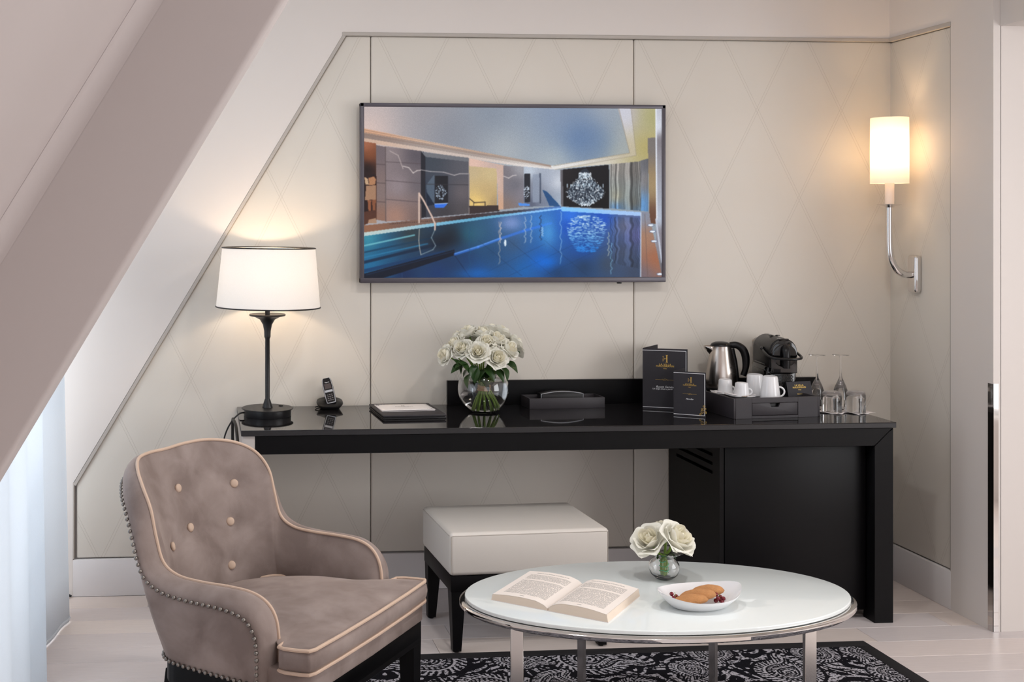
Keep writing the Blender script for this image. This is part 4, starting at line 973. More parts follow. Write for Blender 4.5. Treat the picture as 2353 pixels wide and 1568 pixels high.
# ================================================================== FOLDER AND BOOKLET
fa, fb = atz(881, 965, DZ), atz(1026, 962, DZ)
fang = math.atan2(fb.y - fa.y, fb.x - fa.x); fwid = (fb - fa).length
fold = thing('desk_folder', 'closed black leather folder lying on the desk between phone and vase', 'folder', (fa.x, fa.y, DZ), fang)
box('back_cover', 0, fwid, 0, .29, 0, .0055, M['dark_leather'], fold, bev=.002)
box('pages', .006, fwid - .004, .004, .286, .0055, .0095, M['dark_leather'], fold, bev=.0005)
box('front_cover', -.001, fwid, -.002, .29, .0095, .0165, M['leather'], fold, bev=.003)
lettering('H', .022, Matrix.Translation((fwid * .48, .022, .0166)), M['dark_leather'], fold)
bk = thing('stationery_booklet', 'white printed stationery booklet lying on the black folder', 'booklet', tuple(Vector((fa.x, fa.y, DZ + .0166)) + Matrix.Rotation(fang, 3, 'Z') @ Vector((.012, .082, 0))), fang)
vs_ = []
for i in range(12):
    for j in range(9): x, y = i / 11 * .212, j / 8 * .165; vs_.append((x, y, .0032 + .0035 * (1 - j / 8) ** 2 * (.5 + .5 * math.sin(i / 11 * 2.4)) ))
o = MB().add(vs_, grid_faces(12, 9)).build('cover', M['paper'], bk); mdf = o.modifiers.new('thickness', 'SOLIDIFY'); mdf.thickness = .0018; mdf.offset = -1
box('inner_sheets', .001, .211, .002, .164, 0, .0012, M['paper'], bk, bev=0)
lettering('H', .020, Matrix.Translation((.105, .105, .0062)), M['grey_ink'], bk)
lettering('HAUSSMANN', .012, Matrix.Translation((.105, .083, .0066)), M['grey_ink'], bk)
def curl(cx_, cy_, r_, a0, turns, z_, th=.0007):
    return [(cx_ + r_ * (1 - t / 24) * math.cos(a0 + turns * 2 * PI * t / 24), cy_ + r_ * (1 - t / 24) * math.sin(a0 + turns * 2 * PI * t / 24), z_) for t in range(22)]
for cx_, cy_, r_, a0 in ((.012, .150, .010, 0), (.026, .155, .008, 1), (.010, .134, .009, 2), (.04, .158, .006, .5), (.19, .012, .008, 2), (.203, .022, .006, 1), (.203, .010, .007, 3)): MB().tube(curl(cx_, cy_, r_, a0, 1.3, .0060 if cy_ < .1 else .0042), .0005, 4).build('printed_scroll', M['grey_ink'], bk)

# ================================================================== ROSES
def petal_mesh(rb, rt, Hh, w, flare, curlz, nu=9, nv=7):
    vs = []
    for i in range(nu):
        u = i / (nu - 1) * 2 - 1
        for j in range(nv):
            t = j / (nv - 1); wid = w * (math.sin(PI * min(1, .18 + t * .66))) ** .8
            tip = 1 - .16 * abs(u) ** 3
            r_ = rb + (rt - rb) * math.sin(t * PI / 2) ** .8 + flare * t ** 4
            z_ = Hh * t * tip - curlz * t ** 5
            a = u * wid
            r_ *= 1 - .05 * math.cos(u * PI) * t
            vs.append((r_ * math.cos(a), r_ * math.sin(a), z_))
    return vs, grid_faces(nu, nv)
LAY_IN = [(.05, .19, 1.02, 1.45, -.03, .0, 3), (.10, .31, 1.05, 1.40, -.02, .0, 3), (.16, .44, 1.02, 1.12, .01, .01, 4)]
LAY = [(.22, .58, .95, .92, .05, .03), (.26, .72, .83, .88, .12, .07), (.26, .86, .66, .84, .22, .12)]
PET = []
for l_ in LAY:
    v_, f_ = petal_mesh(*l_); me = bpy.data.meshes.new('petal'); me.from_pydata(v_, [], f_); me.polygons.foreach_set('use_smooth', [True] * len(me.polygons)); me.materials.append(M['petal']); PET.append(me)
CORES = []
for sd_i in range(4):
    rr = random.Random(sd_i); core = MB(); vs_ = []; NR_, NA_ = 8, 16
    for i in range(NR_):
        q = i / (NR_ - 1)
        for k in range(NA_):
            a = 2 * PI * k / NA_; vs_.append((.17 * q * math.cos(a), .17 * q * math.sin(a), .93 - .25 * q * q))
    vs_ += [(.17 * math.cos(2 * PI * k / NA_), .17 * math.sin(2 * PI * k / NA_), .0) for k in range(NA_)]
    core.add(vs_, [(i * NA_ + k, i * NA_ + (k + 1) % NA_, (i + 1) * NA_ + (k + 1) % NA_, (i + 1) * NA_ + k) for i in range(NR_) for k in range(NA_)])
    core.lathe([(.02, -.05), (.16, .0), (.26, .05), (.10, .12)], 14)
    for *l_, n_ in LAY_IN:
        off = rr.random() * 6
        for q in range(n_):
            v_, f_ = petal_mesh(*l_); s_ = rr.uniform(.95, 1.05)
            core.add(v_, f_, Matrix.Rotation(off + 2 * PI * q / n_ + rr.uniform(-.15, .15), 4, 'Z') @ Matrix.Rotation(rr.uniform(-.02, .07), 4, 'Y') @ Matrix.Diagonal((s_, s_, s_ * rr.uniform(.96, 1.03), 1)))
    me = bpy.data.meshes.new('rose'); me.from_pydata(core.v, [], core.f); me.polygons.foreach_set('use_smooth', [True] * len(me.polygons)); me.materials.append(M['petal_core']); CORES.append(me)
def make_rose(parent, pos, direc, R_, seed, npet=(5, 5, 5)):
    rr = random.Random(seed)
    o = bpy.data.objects.new('rose', CORES[seed % 4]); C.objects.link(o); o.parent = parent; o.location = pos
    o.rotation_mode = 'QUATERNION'; o.rotation_quaternion = Vector(direc).to_track_quat('Z', 'Y') @ Euler((0, 0, rr.random() * 6)).to_quaternion(); o.scale = (R_, R_, R_)
    for l_, k_ in enumerate(npet):
        off = rr.random() * 6
        for q in range(k_):
            p = bpy.data.objects.new('petal', PET[l_]); C.objects.link(p); p.parent = o
            p.rotation_euler = (rr.uniform(-.07, .07), rr.uniform(-.05, .10), off + 2 * PI * q / k_ + rr.uniform(-.15, .15))
            s_ = rr.uniform(.94, 1.06); p.scale = (s_, s_ * rr.uniform(.95, 1.08), s_ * rr.uniform(.92, 1.04))
    return o
def leaf_mesh(nu=9, nv=5):
    vs = []
    for i in range(nu):
        t = i / (nu - 1); w = .5 * math.sin(PI * t ** .85) ** .9 * (1 - .15 * t)
        for j in range(nv): u = j / (nv - 1) * 2 - 1; vs.append((t, u * w * .62, .16 * abs(u) * w + .12 * math.sin(t * PI) - .22 * t * t))
    me = bpy.data.meshes.new('leaf'); me.from_pydata(vs, [], grid_faces(nu, nv)); me.polygons.foreach_set('use_smooth', [True] * len(me.polygons)); me.materials.append(M['leaf']); return me
LEAF = leaf_mesh()
def add_leaf(parent, pos, direc, size, roll=0.):
    o = bpy.data.objects.new('leaf', LEAF); C.objects.link(o); o.parent = parent; o.location = pos; o.rotation_mode = 'QUATERNION'
    o.rotation_quaternion = Vector(direc).to_track_quat('X', 'Z') @ Euler((roll, 0, 0)).to_quaternion(); o.scale = (size,) * 3

VC = Vector((1.105, 4.603, DZ))
vase = thing('globe_vase', 'round clear glass globe vase of water on the desk holding the large rose bouquet', 'vase', tuple(VC))
def globe(R_, zc, z0, z1, th, base):
    out = [(0, 0), (base, 0)]; n_ = 22
    a0 = math.asin((z0 - zc) / R_); a1 = math.asin((z1 - zc) / R_)
    for k in range(n_ + 1): a = a0 + (a1 - a0) * k / n_; out.append((R_ * math.cos(a), zc + R_ * math.sin(a)))
    inn = []
    Ri = R_ - th; b0 = math.asin((z0 + th * 1.3 - zc) / Ri)
    for k in range(n_ + 1): a = b0 + (math.asin((z1 - zc) / Ri) - b0) * k / n_; inn.append((Ri * math.cos(a), zc + Ri * math.sin(a)))
    return out, inn
out_, in_ = globe(.101, .093, .004, .172, .0028, .038)
MB().lathe(out_ + [(out_[-1][0] - .0014, out_[-1][1] + .0012)] + in_[::-1] + [(0, in_[0][1])], 64).build('glass_bowl', M['glass'], vase, ang=50)
wp = [(0, in_[0][1] + .0006)] + [(r_ - .0006, z_ + .0002) for r_, z_ in in_ if z_ < .136]
MB().lathe(wp + [(0, wp[-1][1])], 64).build('water', M['water'], vase, ang=50)
bq = thing('rose_bouquet', 'large domed bouquet of white roses tied with raffia in the globe vase', 'bouquet', tuple(VC))
roses_px = [(1022, 816, -.02, 1), (1045, 789, 0, 1), (1062, 800, -.05, 1), (1074, 762, .02, 1), (1107, 764, 0, 1), (1098, 808, -.085, 1.02), (1118, 786, -.05, 1), (1142, 779, -.03, 1.05), (1143, 822, -.085, 1.05), (1171, 801, -.04, 1.08), (1185, 786, .03, .95), (1155, 762, .03, .95), (1128, 757, .05, .95), (1052, 772, .06, .9), (1190, 800, .05, .9), (1088, 775, .07, .95), (1028, 802, .06, .9), (1165, 780, .09, .9), (1110, 770, .11, .9)]
knot = Vector((.002, 0, .098))
rng = random.Random(5)
for k_, (px_, py_, dy_, s_) in enumerate(roses_px):
    c_ = aty(px_, py_, VC.y + dy_) - VC; cc = c_ - Vector((0, 0, .145)); d_ = Vector((cc.x * 1.0, cc.y * 1.35 - .02, max(.03, cc.z * .75))).normalized()
    make_rose(bq, c_ - d_ * .022, d_, .0425 * s_, 40 + k_)
    a = 2 * PI * k_ / 13; foot = Vector((.050 * math.cos(a) + .012, .050 * math.sin(a), .0075 + .004))
    kn = knot + Vector((.011 * math.cos(a + .4), .011 * math.sin(a + .4), 0))
    low = [foot, foot.lerp(kn, .5) + Vector((0, 0, .004))] if k_ < 13 else []
    MB().tube(catmull(low + [kn, kn.lerp(c_, .5) + Vector((0, 0, .012)), c_ - d_ * .022], 14), .0030, 7).build('stem', M['stem'], bq)
for k_ in range(3): MB().tube([(knot.x + (.0165 + .001 * math.sin(3 * a + k_)) * math.cos(a), .0165 * math.sin(a), .090 + k_ * .0055 + .001 * math.sin(a * 2 + k_)) for a in [2 * PI * q / 24 for q in range(24)]], .0034, 7, True).build('raffia_tie', M['twine'], bq)
leaves_px = [(1040, 825, 1060, 850, -.07), (1052, 832, 1078, 852, -.09), (1085, 838, 1092, 872, -.09), (1083, 858, 1074, 878, -.085), (1098, 842, 1090, 858, -.085), (1112, 846, 1128, 862, -.085), (1125, 836, 1140, 862, -.08), (1150, 842, 1162, 860, -.06), (1160, 832, 1182, 846, -.03), (1100, 870, 1118, 888, -.085), (1135, 848, 1152, 866, -.07), (1065, 842, 1048, 848, -.05), (1188, 808, 1198, 812, .0), (1075, 836, 1058, 838, -.075), (1120, 850, 1104, 864, -.08), (1070, 846, 1088, 862, -.05), (1130, 856, 1112, 868, -.06), (1140, 840, 1124, 850, -.05), (1095, 852, 1112, 858, -.03), (1088, 846, 1070, 856, -.02)]
for k_, (xa, ya, xb, yb2, dy_) in enumerate(leaves_px):
    a, b = aty(xa, ya, VC.y + dy_ + .02) - VC, aty(xb, yb2, VC.y + dy_) - VC
    if k_ % 3 == 0: a.y -= .0
    add_leaf(bq, a, b - a, max(.066, (b - a).length * 1.25) if k_ != 12 else .018, rng.uniform(-.5, .5))

# posy on the coffee table
PV = atz(1526, 1331, TZ); PV.z = TZ
pv = thing('posy_vase', 'small flared clear glass vase on the coffee table holding three roses', 'vase', tuple(PV))
sc_ = 1 / 780.
out_ = [(0, 0), (.020, 0), (.026, .003), (.040, .016), (.0455, .033), (.044, .047), (.036, .060), (.029, .066), (.034, .072), (.048, .080), (.058, .0845)]
inn_ = [(.0575, .0858), (.0475, .0816), (.033, .0738), (.0272, .0662), (.0345, .0585), (.0420, .0462), (.0433, .033), (.038, .018), (.0245, .0075), (0, .0065)]
MB().lathe(out_ + inn_, 56).build('glass_bowl', M['glass'], pv, ang=50)
posy = thing('rose_posy', 'posy of three large white roses tied with green wire in the small vase', 'bouquet', tuple(PV))
for k_, (px_, py_, dy_, dv, s_) in enumerate(((1492, 1240, -.01, (-.55, -.45, .75), 1.0), (1558, 1238, -.03, (.42, -.6, .75), 1.08), (1528, 1220, .035, (.0, .25, .95), 1.0))):
    c_ = aty(px_, py_, PV.y + dy_) - PV; d_ = Vector(dv).normalized()
    make_rose(posy, c_ - d_ * .026, d_, .053 * s_, 90 + k_, (5, 6, 6))
    a = 2 * PI * k_ / 3 + .3
    MB().tube(catmull([(.007 * math.cos(a), .007 * math.sin(a), .010), (.007 * math.cos(a), .007 * math.sin(a), .06), tuple((c_ - d_ * .03) * .6 + Vector((0, 0, .02))), tuple(c_ - d_ * .028)], 14), .0042, 8).build('stem', M['stem'], posy)
MB().tube([((.0135 + .001 * math.sin(7 * t)) * math.cos(t), (.0135 + .001 * math.sin(7 * t)) * math.sin(t), .018 + .0022 * t + .002 * math.sin(2.2 * t)) for t in [q * .25 for q in range(70)]], .0011, 5).build('green_wire', M['ribbon'], posy)
for d_, p_ in (((-.6, -.5, -.1), (-.012, -.006, .074)), ((.5, -.6, -.15), (.01, -.01, .078)), ((-.1, -.8, .2), (0, -.01, .076))): add_leaf(posy, p_, d_, .026)

# ================================================================== LEATHER PEN TRAY WITH SPEAKER
ta, tb = atz(1217, 941, DZ), atz(1390, 937.5, DZ)
tang = math.atan2(tb.y - ta.y, tb.x - ta.x); tw = (tb - ta).length
pt = thing('open_leather_tray', 'shallow open black leather tray against the backsplash right of the bouquet', 'tray', (ta.x, ta.y, DZ), tang)
td, thh = .112, .043
box('tray_floor', .003, tw - .003, .003, td - .003, 0, .006, M['dark_leather'], pt, bev=0)
for n_, a_ in (('front_wall', (0, tw, 0, .005)), ('back_wall', (0, tw, td - .005, td)), ('side_wall', (0, .005, .005, td - .005)), ('side_wall', (tw - .005, tw, .005, td - .005))): box(n_, *a_, 0, thh, M['leather'], pt, bev=.001)
spk = thing('radio_speaker', 'black box speaker with silver edged front resting in the open leather tray', 'speaker', tuple(Vector((ta.x, ta.y, DZ + .006)) + Matrix.Rotation(tang, 3, 'Z') @ Vector((.060, .040, 0))), tang)
sw2 = .182
spf = [(0, 0), (sw2, 0), (sw2, .050)] + [(sw2 - sw2 * k / 10, .050 + .010 * math.sin(PI * k / 10)) for k in range(1, 10)] + [(0, .050)]
MB().prism(spf, 'y', 0, .045, .003, 2).build('casing', M['black_plastic'], spk)
MB().tube([(x + (.002 if x < .01 else -.002 if x > sw2 - .01 else 0), -.0008, z - (.002 if z > .04 else 0)) for x, z in [(0, .004)] + spf[:0:-1] + [(sw2, .004)]][:1] + [(x, -.0008, z) for x, z in [(.002, .048)] + [(q[0], q[1] - .002) for q in spf[11:2:-1]] + [(sw2 - .002, .048), (sw2 - .002, .004)]], .0016, 6).build('silver_edge', M['silver_ink'], spk)
box('speaker_grille', .006, sw2 - .006, -.0012, .0005, .004, .046, M['dark_leather'], spk, bev=.0004)
for k_ in range(5): MB().lathe([(.0016, 0), (.0016, .0006), (0, .0006)], 10, Matrix.Translation((.055 + k_ * .018, .022, .0585 + .0012 * (1 - abs(k_ - 2) / 2)))).build('touch_button', M['grey_ink'], spk)

# ================================================================== FOLDED CARDS
def logo(parent, mtx, s_, m):
    """monogram: upright bar with serifs, crossbar, and the word VILLA set vertically as the other upright"""
    h_ = MB()
    for x0_, x1_, z0_, z1_ in ((.12, .26, -.5, .5), (.04, .34, .46, .5), (.04, .34, -.5, -.46), (-.12, .14, -.02, .02), (-.12, -.08, -.09, .09)): h_.box(x0_ * s_, x1_ * s_, -.0002, 0, z0_ * s_, z1_ * s_, 0, 1, mtx)
    h_.build('monogram', m, parent, smooth=False)
    lettering('VILLA', s_ * .26, mtx @ Matrix.Translation((-.27 * s_, 0, 0)) @ FRONT @ Matrix.Rotation(PI / 2, 4, 'Z'), m, parent, sp=1.15)
def flourish(parent, mtx, w_, m):
    MB().tube([(-w_ / 2, 0, 0), (-w_ * .14, 0, 0)], .0004, 4, mtx=mtx).build('flourish', m, parent); MB().tube([(w_ * .14, 0, 0), (w_ / 2, 0, 0)], .0004, 4, mtx=mtx).build('flourish', m, parent)
    MB().tube([(w_ * .06 * math.cos(a), 0, w_ * .045 * math.sin(a)) for a in [2 * PI * q / 16 for q in range(16)]], .0005, 4, True, mtx).build('flourish', m, parent)
    for s_ in (-1, 1): MB().tube([(s_ * w_ * (.07 + .09 * q / 10), 0, w_ * .03 * math.sin(q / 10 * 2 * PI) * s_) for q in range(11)], .0004, 4, mtx=mtx).build('flourish', m, parent)
def folded_card(name, label, pa_, pb_, hgt, flap_ang, kind):
    ang = math.atan2(pb_.y - pa_.y, pb_.x - pa_.x); w_ = (pb_ - pa_).length
    c_ = thing(name, label, 'card', (pa_.x, pa_.y, DZ), ang)
    box('front_leaf', 0, w_, -.0006, .0006, 0, hgt, M['card'], c_, bev=.0002, seg=1)
    MB().box(0, w_, -.0006, .0006, 0, hgt, .0002, 1, Matrix.Rotation(flap_ang, 4, 'Z')).build('rear_leaf', M['card'], c_)
    T = Matrix.Translation
    y_ = -.0011
    e_ = .013 if kind == 'big' else .009; lw = .0018
    for a_ in ((0, w_ - e_ * .4, hgt - e_ * .55 - lw, hgt - e_ * .55), (0, w_ - e_ * .4, e_ * .6, e_ * .6 + lw), (w_ - e_ * .4 - lw, w_ - e_ * .4, e_ * .6, hgt - e_ * .55)): MB().box(a_[0], a_[1], -.0009, -.0006, a_[2], a_[3]).build('border_line', M['white_ink'], c_, smooth=False)
    cx_ = w_ * .5
    if kind == 'big':
        logo(c_, T((cx_ + .001, y_ + .0005, hgt * .835)), .030, M['gold'])
        lettering('LA VILLA', .0105, T((cx_, y_, hgt * .738)) @ FRONT, M['gold'], c_, sp=1.15, bold=.0001); lettering('HAUSSMANN', .0105, T((cx_, y_, hgt * .712)) @ FRONT, M['gold'], c_, sp=1.15, bold=.0001)
        lettering('PARIS', .0055, T((cx_, y_, hgt * .672)) @ FRONT, M['gold'], c_)
        flourish(c_, T((cx_, y_, hgt * .49)), .075, M['gold'])
        lettering('Room Service', .0125, T((cx_, y_, hgt * .372)) @ FRONT, M['white_ink'], c_, shear=.3); lettering('Un large choix a partir de midi', .0085, T((cx_ + .004, y_, hgt * .338)) @ FRONT, M['white_ink'], c_, shear=.3)
    else:
        logo(c_, T((cx_ + .001, y_ + .0005, hgt * .815)), .021, M['gold'])
        lettering('LA VILLA', .0075, T((cx_, y_, hgt * .722)) @ FRONT, M['gold'], c_, sp=1.15); lettering('HAUSSMANN', .0075, T((cx_, y_, hgt * .695)) @ FRONT, M['gold'], c_, sp=1.15)
        lettering('PARIS', .004, T((cx_, y_, hgt * .652)) @ FRONT, M['gold'], c_)
        flourish(c_, T((cx_, y_, hgt * .50)), .052, M['gold'])
        lettering('Mini-Bar', .0085, T((cx_, y_, hgt * .385)) @ FRONT, M['white_ink'], c_, shear=.3)
        for cxx, czz, r_, a0 in ((w_ * .90, .020, .009, 0), (w_ * .98, .034, .006, 2), (w_ * .84, .010, .005, 1), (w_ * .95, .044, .005, 3), (w_ * 1.0, .018, .005, 1), (w_ * .88, .032, .004, 4)):
            MB().tube([(p[0], y_, p[1]) for p in curl(cxx, czz, r_, a0, 1.4, 0)], .0008, 4).build('gold_scroll', M['gold'], c_)
    return c_
folded_card('folded_menu_card', 'large black folded Room Service card standing behind the smaller card', atz(1477, 939.5, DZ), atz(1580, 944.5, DZ), .246, math.radians(72), 'big')
folded_card('folded_menu_card', 'small black folded Mini-Bar card with gold scroll corner standing left of the tray', atz(1548, 954.5, DZ), atz(1622, 960, DZ), .1735, math.radians(80), 'small')

# ================================================================== WELCOME TRAY WITH DRAWER
wa, wb = atz(1686, 964, DZ), atz(1884.5, 958, DZ)
wang = math.atan2(wb.y - wa.y, wb.x - wa.x); ww = (wb - wa).length; wd, wh, deck = .383, .079, .062
wt = thing('drawer_tray', 'deep black leather tray with a small front drawer holding kettle and cups', 'tray', (wa.x, wa.y, DZ), wang)
WM = Matrix.Translation((wa.x, wa.y, 0)) @ Matrix.Rotation(wang, 4, 'Z')
box('deck', .006, ww - .006, .006, wd - .006, deck - .004, deck, M['leather'], wt, bev=0)
for n_, a_ in (('side_wall', (0, .009, 0, wd)), ('side_wall', (ww - .009, ww, 0, wd)), ('back_wall', (.009, ww - .009, wd - .009, wd))): box(n_, *a_, 0, wh, M['leather'], wt, bev=.0025)
dx0, dx1, dz0, dz1 = .076, .270, .010, .060
for a_ in ((.009, dx0, 0, wh), (dx1, ww - .009, 0, wh), (dx0, dx1, 0, dz0), (dx0, dx1, dz1, wh)): MB().box(a_[0], a_[1], 0, .009, a_[2], a_[3], .0006, 1).build('front_wall', M['leather'], wt)
cxn = (dx0 + dx1) / 2
dr = MB().prism([(dx0 + .0015, dz0 + .0015), (dx1 - .0015, dz0 + .0015), (dx1 - .0015, dz1 - .0015), (cxn + .022, dz1 - .0015), (cxn + .015, dz1 - .017), (cxn - .015, dz1 - .017), (cxn - .022, dz1 - .0015), (dx0 + .0015, dz1 - .0015)], 'y', .0005, .011, .0012, 2).build('drawer', M['leather'], wt)
box('drawer_box', dx0 + .004, dx1 - .004, .014, .2, dz0 + .003, dz1 - .006, M['black_plastic'], dr, bev=0)
DK = DZ + deck
def on_deck(px_, py_): p = atz(px_, py_, DK); return Vector((p.x, p.y, DK))

# kettle
kp = aty(1657, 900, 4.678)
ket = thing('electric_kettle', 'brushed steel kettle with black lid and handle at the back of the tray', 'kettle', (kp.x, kp.y, DK), math.radians(-14))
MB().lathe([(0, 0), (.058, 0), (.060, .003), (.060, .014), (.058, .018), (0, .018)], 40).build('power_base', M['black_plastic'], ket, ang=35)
MB().lathe([(0, .018), (.060, .018), (.0615, .022), (.0612, .05), (.0575, .09), (.050, .13), (.0425, .165), (.0405, .178), (.0405, .186), (0, .186)], 48).build('body', M['steel'], ket, ang=35)
MB().lathe([(.0415, .186), (.0415, .190), (.036, .197), (.024, .202), (.008, .204), (0, .204)], 40).build('lid', M['black_plastic'], ket)
spo = MB(); n = 7
sec = []
for k in range(6):
    t = k / 5; x_ = -.036 - .030 * t; z0_, z1_ = .140 + .036 * t, .186; wv = .020 * (1 - .55 * t)
    sec += [(x_, -wv, z1_), (x_, -wv * .9, (z0_ + z1_) / 2), (x_, 0, z0_), (x_, wv * .9, (z0_ + z1_) / 2), (x_, wv, z1_)]
spo.add(sec, grid_faces(6, 5)); spo.build('spout', M['steel'], ket, ang=60).modifiers.new('t', 'SOLIDIFY').thickness = .002
hp = catmull([(.034, 0, .190), (.060, 0, .190), (.082, 0, .176), (.094, 0, .150), (.097, 0, .118), (.094, 0, .090), (.086, 0, .066)], 30)
MB().tube(hp, [.012 + .004 * math.sin(PI * min(1, i / 29 * 1.2)) for i in range(30)], 12).build('handle', M['black_plastic'], ket)
MB().tube([(.040, 0, .175), (.053, 0, .12), (.0605, 0, .06), (.062, 0, .024)], [.012, .011, .010, .009], 10).build('handle_spine', M['black_plastic'], ket)
MB().box(.066, .082, -.006, .006, .188, .196, .002, 2).build('lid_button', M['gloss_black'], ket)
def on_cyl(parent, txt, size, ang, r_, z_): lettering(txt, size, Matrix.Rotation(ang, 4, 'Z') @ Matrix.Translation((0, -r_, z_)) @ FRONT, M['dark_leather'], parent, sp=1.2)
on_cyl(ket, 'MINI', .0085, math.radians(38), .0565, .102); on_cyl(ket, '.', .014, math.radians(38), .058, .090); on_cyl(ket, 'MINI KETTLE', .0032, math.radians(38), .0595, .078)
on_cyl(ket, '', .004, 0, .06, .07) if False else None

# coffee machine (front faces -y)
cm = thing('coffee_machine', 'black capsule coffee machine with round head and looped lever behind the cups', 'coffee machine', (2.290, 4.50, DK), math.radians(-9))
def arch(w_, zb_, zt_, n=14): return [(-w_, zb_), (w_, zb_)] + [(w_ * math.cos(PI * k / n), zt_ - w_ + w_ * math.sin(PI * k / n)) for k in range(n + 1)]
MB().prism([(-.058, 0), (.058, 0), (.058, .088), (.050, .118), (-.050, .118), (-.058, .088)], 'y', .035, .230, .006, 3).build('body', M['gloss_black'], cm)
MB().prism(arch(.054, .112, .232), 'y', .006, .225, .008, 3).build('head_casing', M['black_plastic'], cm)
MB().prism(arch(.050, .095, .226), 'y', -.004, .008, .004, 2).build('front_disc', M['gloss_black'], cm)
MB().lathe([(0, 0), (.045, 0), (.046, .003), (.043, .006), (0, .007)], 40, Matrix.Translation((0, -.004, .165)) @ Matrix.Rotation(PI / 2, 4, 'X')).build('brew_head', M['gloss_black'], cm)
MB().tube(catmull([(0, -.006, .198), (0, -.020, .188), (0, -.027, .165), (0, -.027, .14), (0, -.026, .118)], 16), [.010, .012, .014, .0145, .0145] + [.0145] * 11, 12).build('coffee_spout', M['black_plastic'], cm)
MB().tube(catmull([(-.058, .085, .182), (-.062, .03, .170), (-.060, -.02, .160), (-.040, -.048, .157), (0, -.058, .156), (.040, -.048, .157), (.060, -.02, .160), (.062, .03, .170), (.058, .085, .182)], 40), .0052, 8).build('lever', M['black_plastic'], cm)
MB().sphere((-.058, .085, .184), .009, 10, 8).build('lever_pivot', M['gloss_black'], cm); MB().sphere((.058, .085, .184), .009, 10, 8).build('lever_pivot', M['gloss_black'], cm)
gr = MB().box(-.048, .048, .018, .036, .004, .094, .006, 2).build('front_panel', M['gloss_black'], cm)
hole = MB().lathe([(.0031, 0), (.0031, .0008), (0, .0008)], 6, Matrix.Rotation(PI / 2, 4, 'X')).mesh('grille_hole'); hole.materials.append(M['rubber'])
for r_ in range(12):
    for c_ in range(12 - r_ % 2):
        o = bpy.data.objects.new('grille_hole', hole); C.objects.link(o); o.parent = gr; o.location = (-.0385 + c_ * .007 + (r_ % 2) * .0035, .0176, .016 + r_ * .0062)
MB().box(-.050, -.0555, .05, .20, .128, .131, .001, 1).build('side_trim', M['silver_ink'], cm) if False else None
for zz in (.098, .122): MB().box(-.0605, -.056, .045, .185, zz, zz + .004, .001, 1).build('side_rib', M['silver_ink' if False else 'gloss_black'], cm)
MB().prism([(-.046, .01), (.046, .01), (.046, .20), (.030, .212), (-.030, .212), (-.046, .20)], 'y', .232, .268, .006, 2).build('water_tank', M['tank'], cm)
for s_ in (-1, 1): MB().lathe([(.009, 0), (.009, .003), (.006, .0045), (0, .0045)], 14, Matrix.Translation((s_ * .013, .12, .2315))).build('button', M['gloss_black'], cm)
MB().box(-.020, .020, .004, .03, .224, .231, .002, 1).build('lever_catch', M['gloss_black'], cm)

# cups, upside down
def cup(label, pos, h_, rt_, rb_, hz, hr, rot, name, group):
    c_ = thing(name, label, 'cup', tuple(pos), rot, group)
    t = .003
    MB().lathe([(rb_ - t, 0), (rb_, .0005), (rb_, .004), (rb_ + (rt_ - rb_) * .55, h_ * .55), (rt_ + .001, h_ * .93), (rt_ - .001, h_ * .985), (rt_ - .004, h_), (rt_ - .006, h_ - .0015), (0, h_ - .0015), (0, h_ - .005), (rt_ - .005, h_ - .006), (rb_ - t, .001)], 40).build('body', M['porcelain'], c_, ang=40)
    MB().tube([(rb_ + (rt_ - rb_) * (hz / h_) - .002 + hr * 1.15 * math.cos(a), 0, hz + hr * math.sin(a)) for a in [-PI * .55 + 1.1 * PI * q / 16 for q in range(17)]], .0036, 8).build('handle', M['porcelain'], c_)
    return c_
def saucer(label, pos, R_):
    c_ = tag(MB().lathe([(0, 0), (R_ * .5, 0), (R_ * .55, .002), (R_ * .85, .006), (R_, .012), (R_ * .99, .0135), (R_ * .83, .008), (R_ * .5, .0045), (0, .004)], 48).build('saucer', M['porcelain']), label, 'saucer', 'saucers in the tray'); c_.location = pos; return c_
sa = aty(1662, 896, 4.565); sbp = aty(1703, 900, 4.492); sa.z = sbp.z = DK; mC = aty(1735, 900, 4.56); mD = aty(1770, 900, 4.458); mC.z = mD.z = DK
saucer('white saucer beside the kettle, under the rear espresso cup', sa, .048); saucer('white saucer at the front of the tray, under the nearer espresso cup', sbp, .058)
cup('small white espresso cup upside down on the rear saucer beside the kettle', sa + Vector((.008, 0, .0050)), .060, .024, .030, .018, .012, .1, 'espresso_cup', 'upturned white cups')
cup('small white espresso cup upside down on the front saucer', sbp + Vector((.002, 0, .0050)), .056, .023, .030, .020, .012, -.15, 'espresso_cup', 'upturned white cups')
cup('tall white mug upside down directly in front of the coffee machine', mC, .084, .030, .0355, .030, .019, -1.0, 'mug', 'upturned white cups')
cup('tall white mug upside down at the front beside the little black sign', mD, .090, .0270, .0385, .028, .019, -.1, 'mug', 'upturned white cups')
def sachet(label, pos, w_, d_, rz, ry):
    me = MB().box(-w_ / 2, w_ / 2, -d_ / 2, d_ / 2, -.0015, .0015, .0012, 2).mesh('sugar_sachet'); o = tag(link('sugar_sachet', me, M['napkin'], None, True), label, 'sachet', 'paper sachets on the saucers'); o.location = pos; o.rotation_euler = (0, ry, rz); return o
sachet('white paper sachet propped on the rear saucer against the kettle', sa + Vector((-.034, -.012, .0170)), .040, .030, .3, .22)
sachet('white paper sachet lying on the front saucer left of the cup', sbp + Vector((-.046, -.008, .0170)), .040, .028, .2, .18)
spn = thing('teaspoon', 'small steel teaspoon resting on the front saucer', 'spoon', tuple(sbp + Vector((-.012, -.055, .014))), .3)
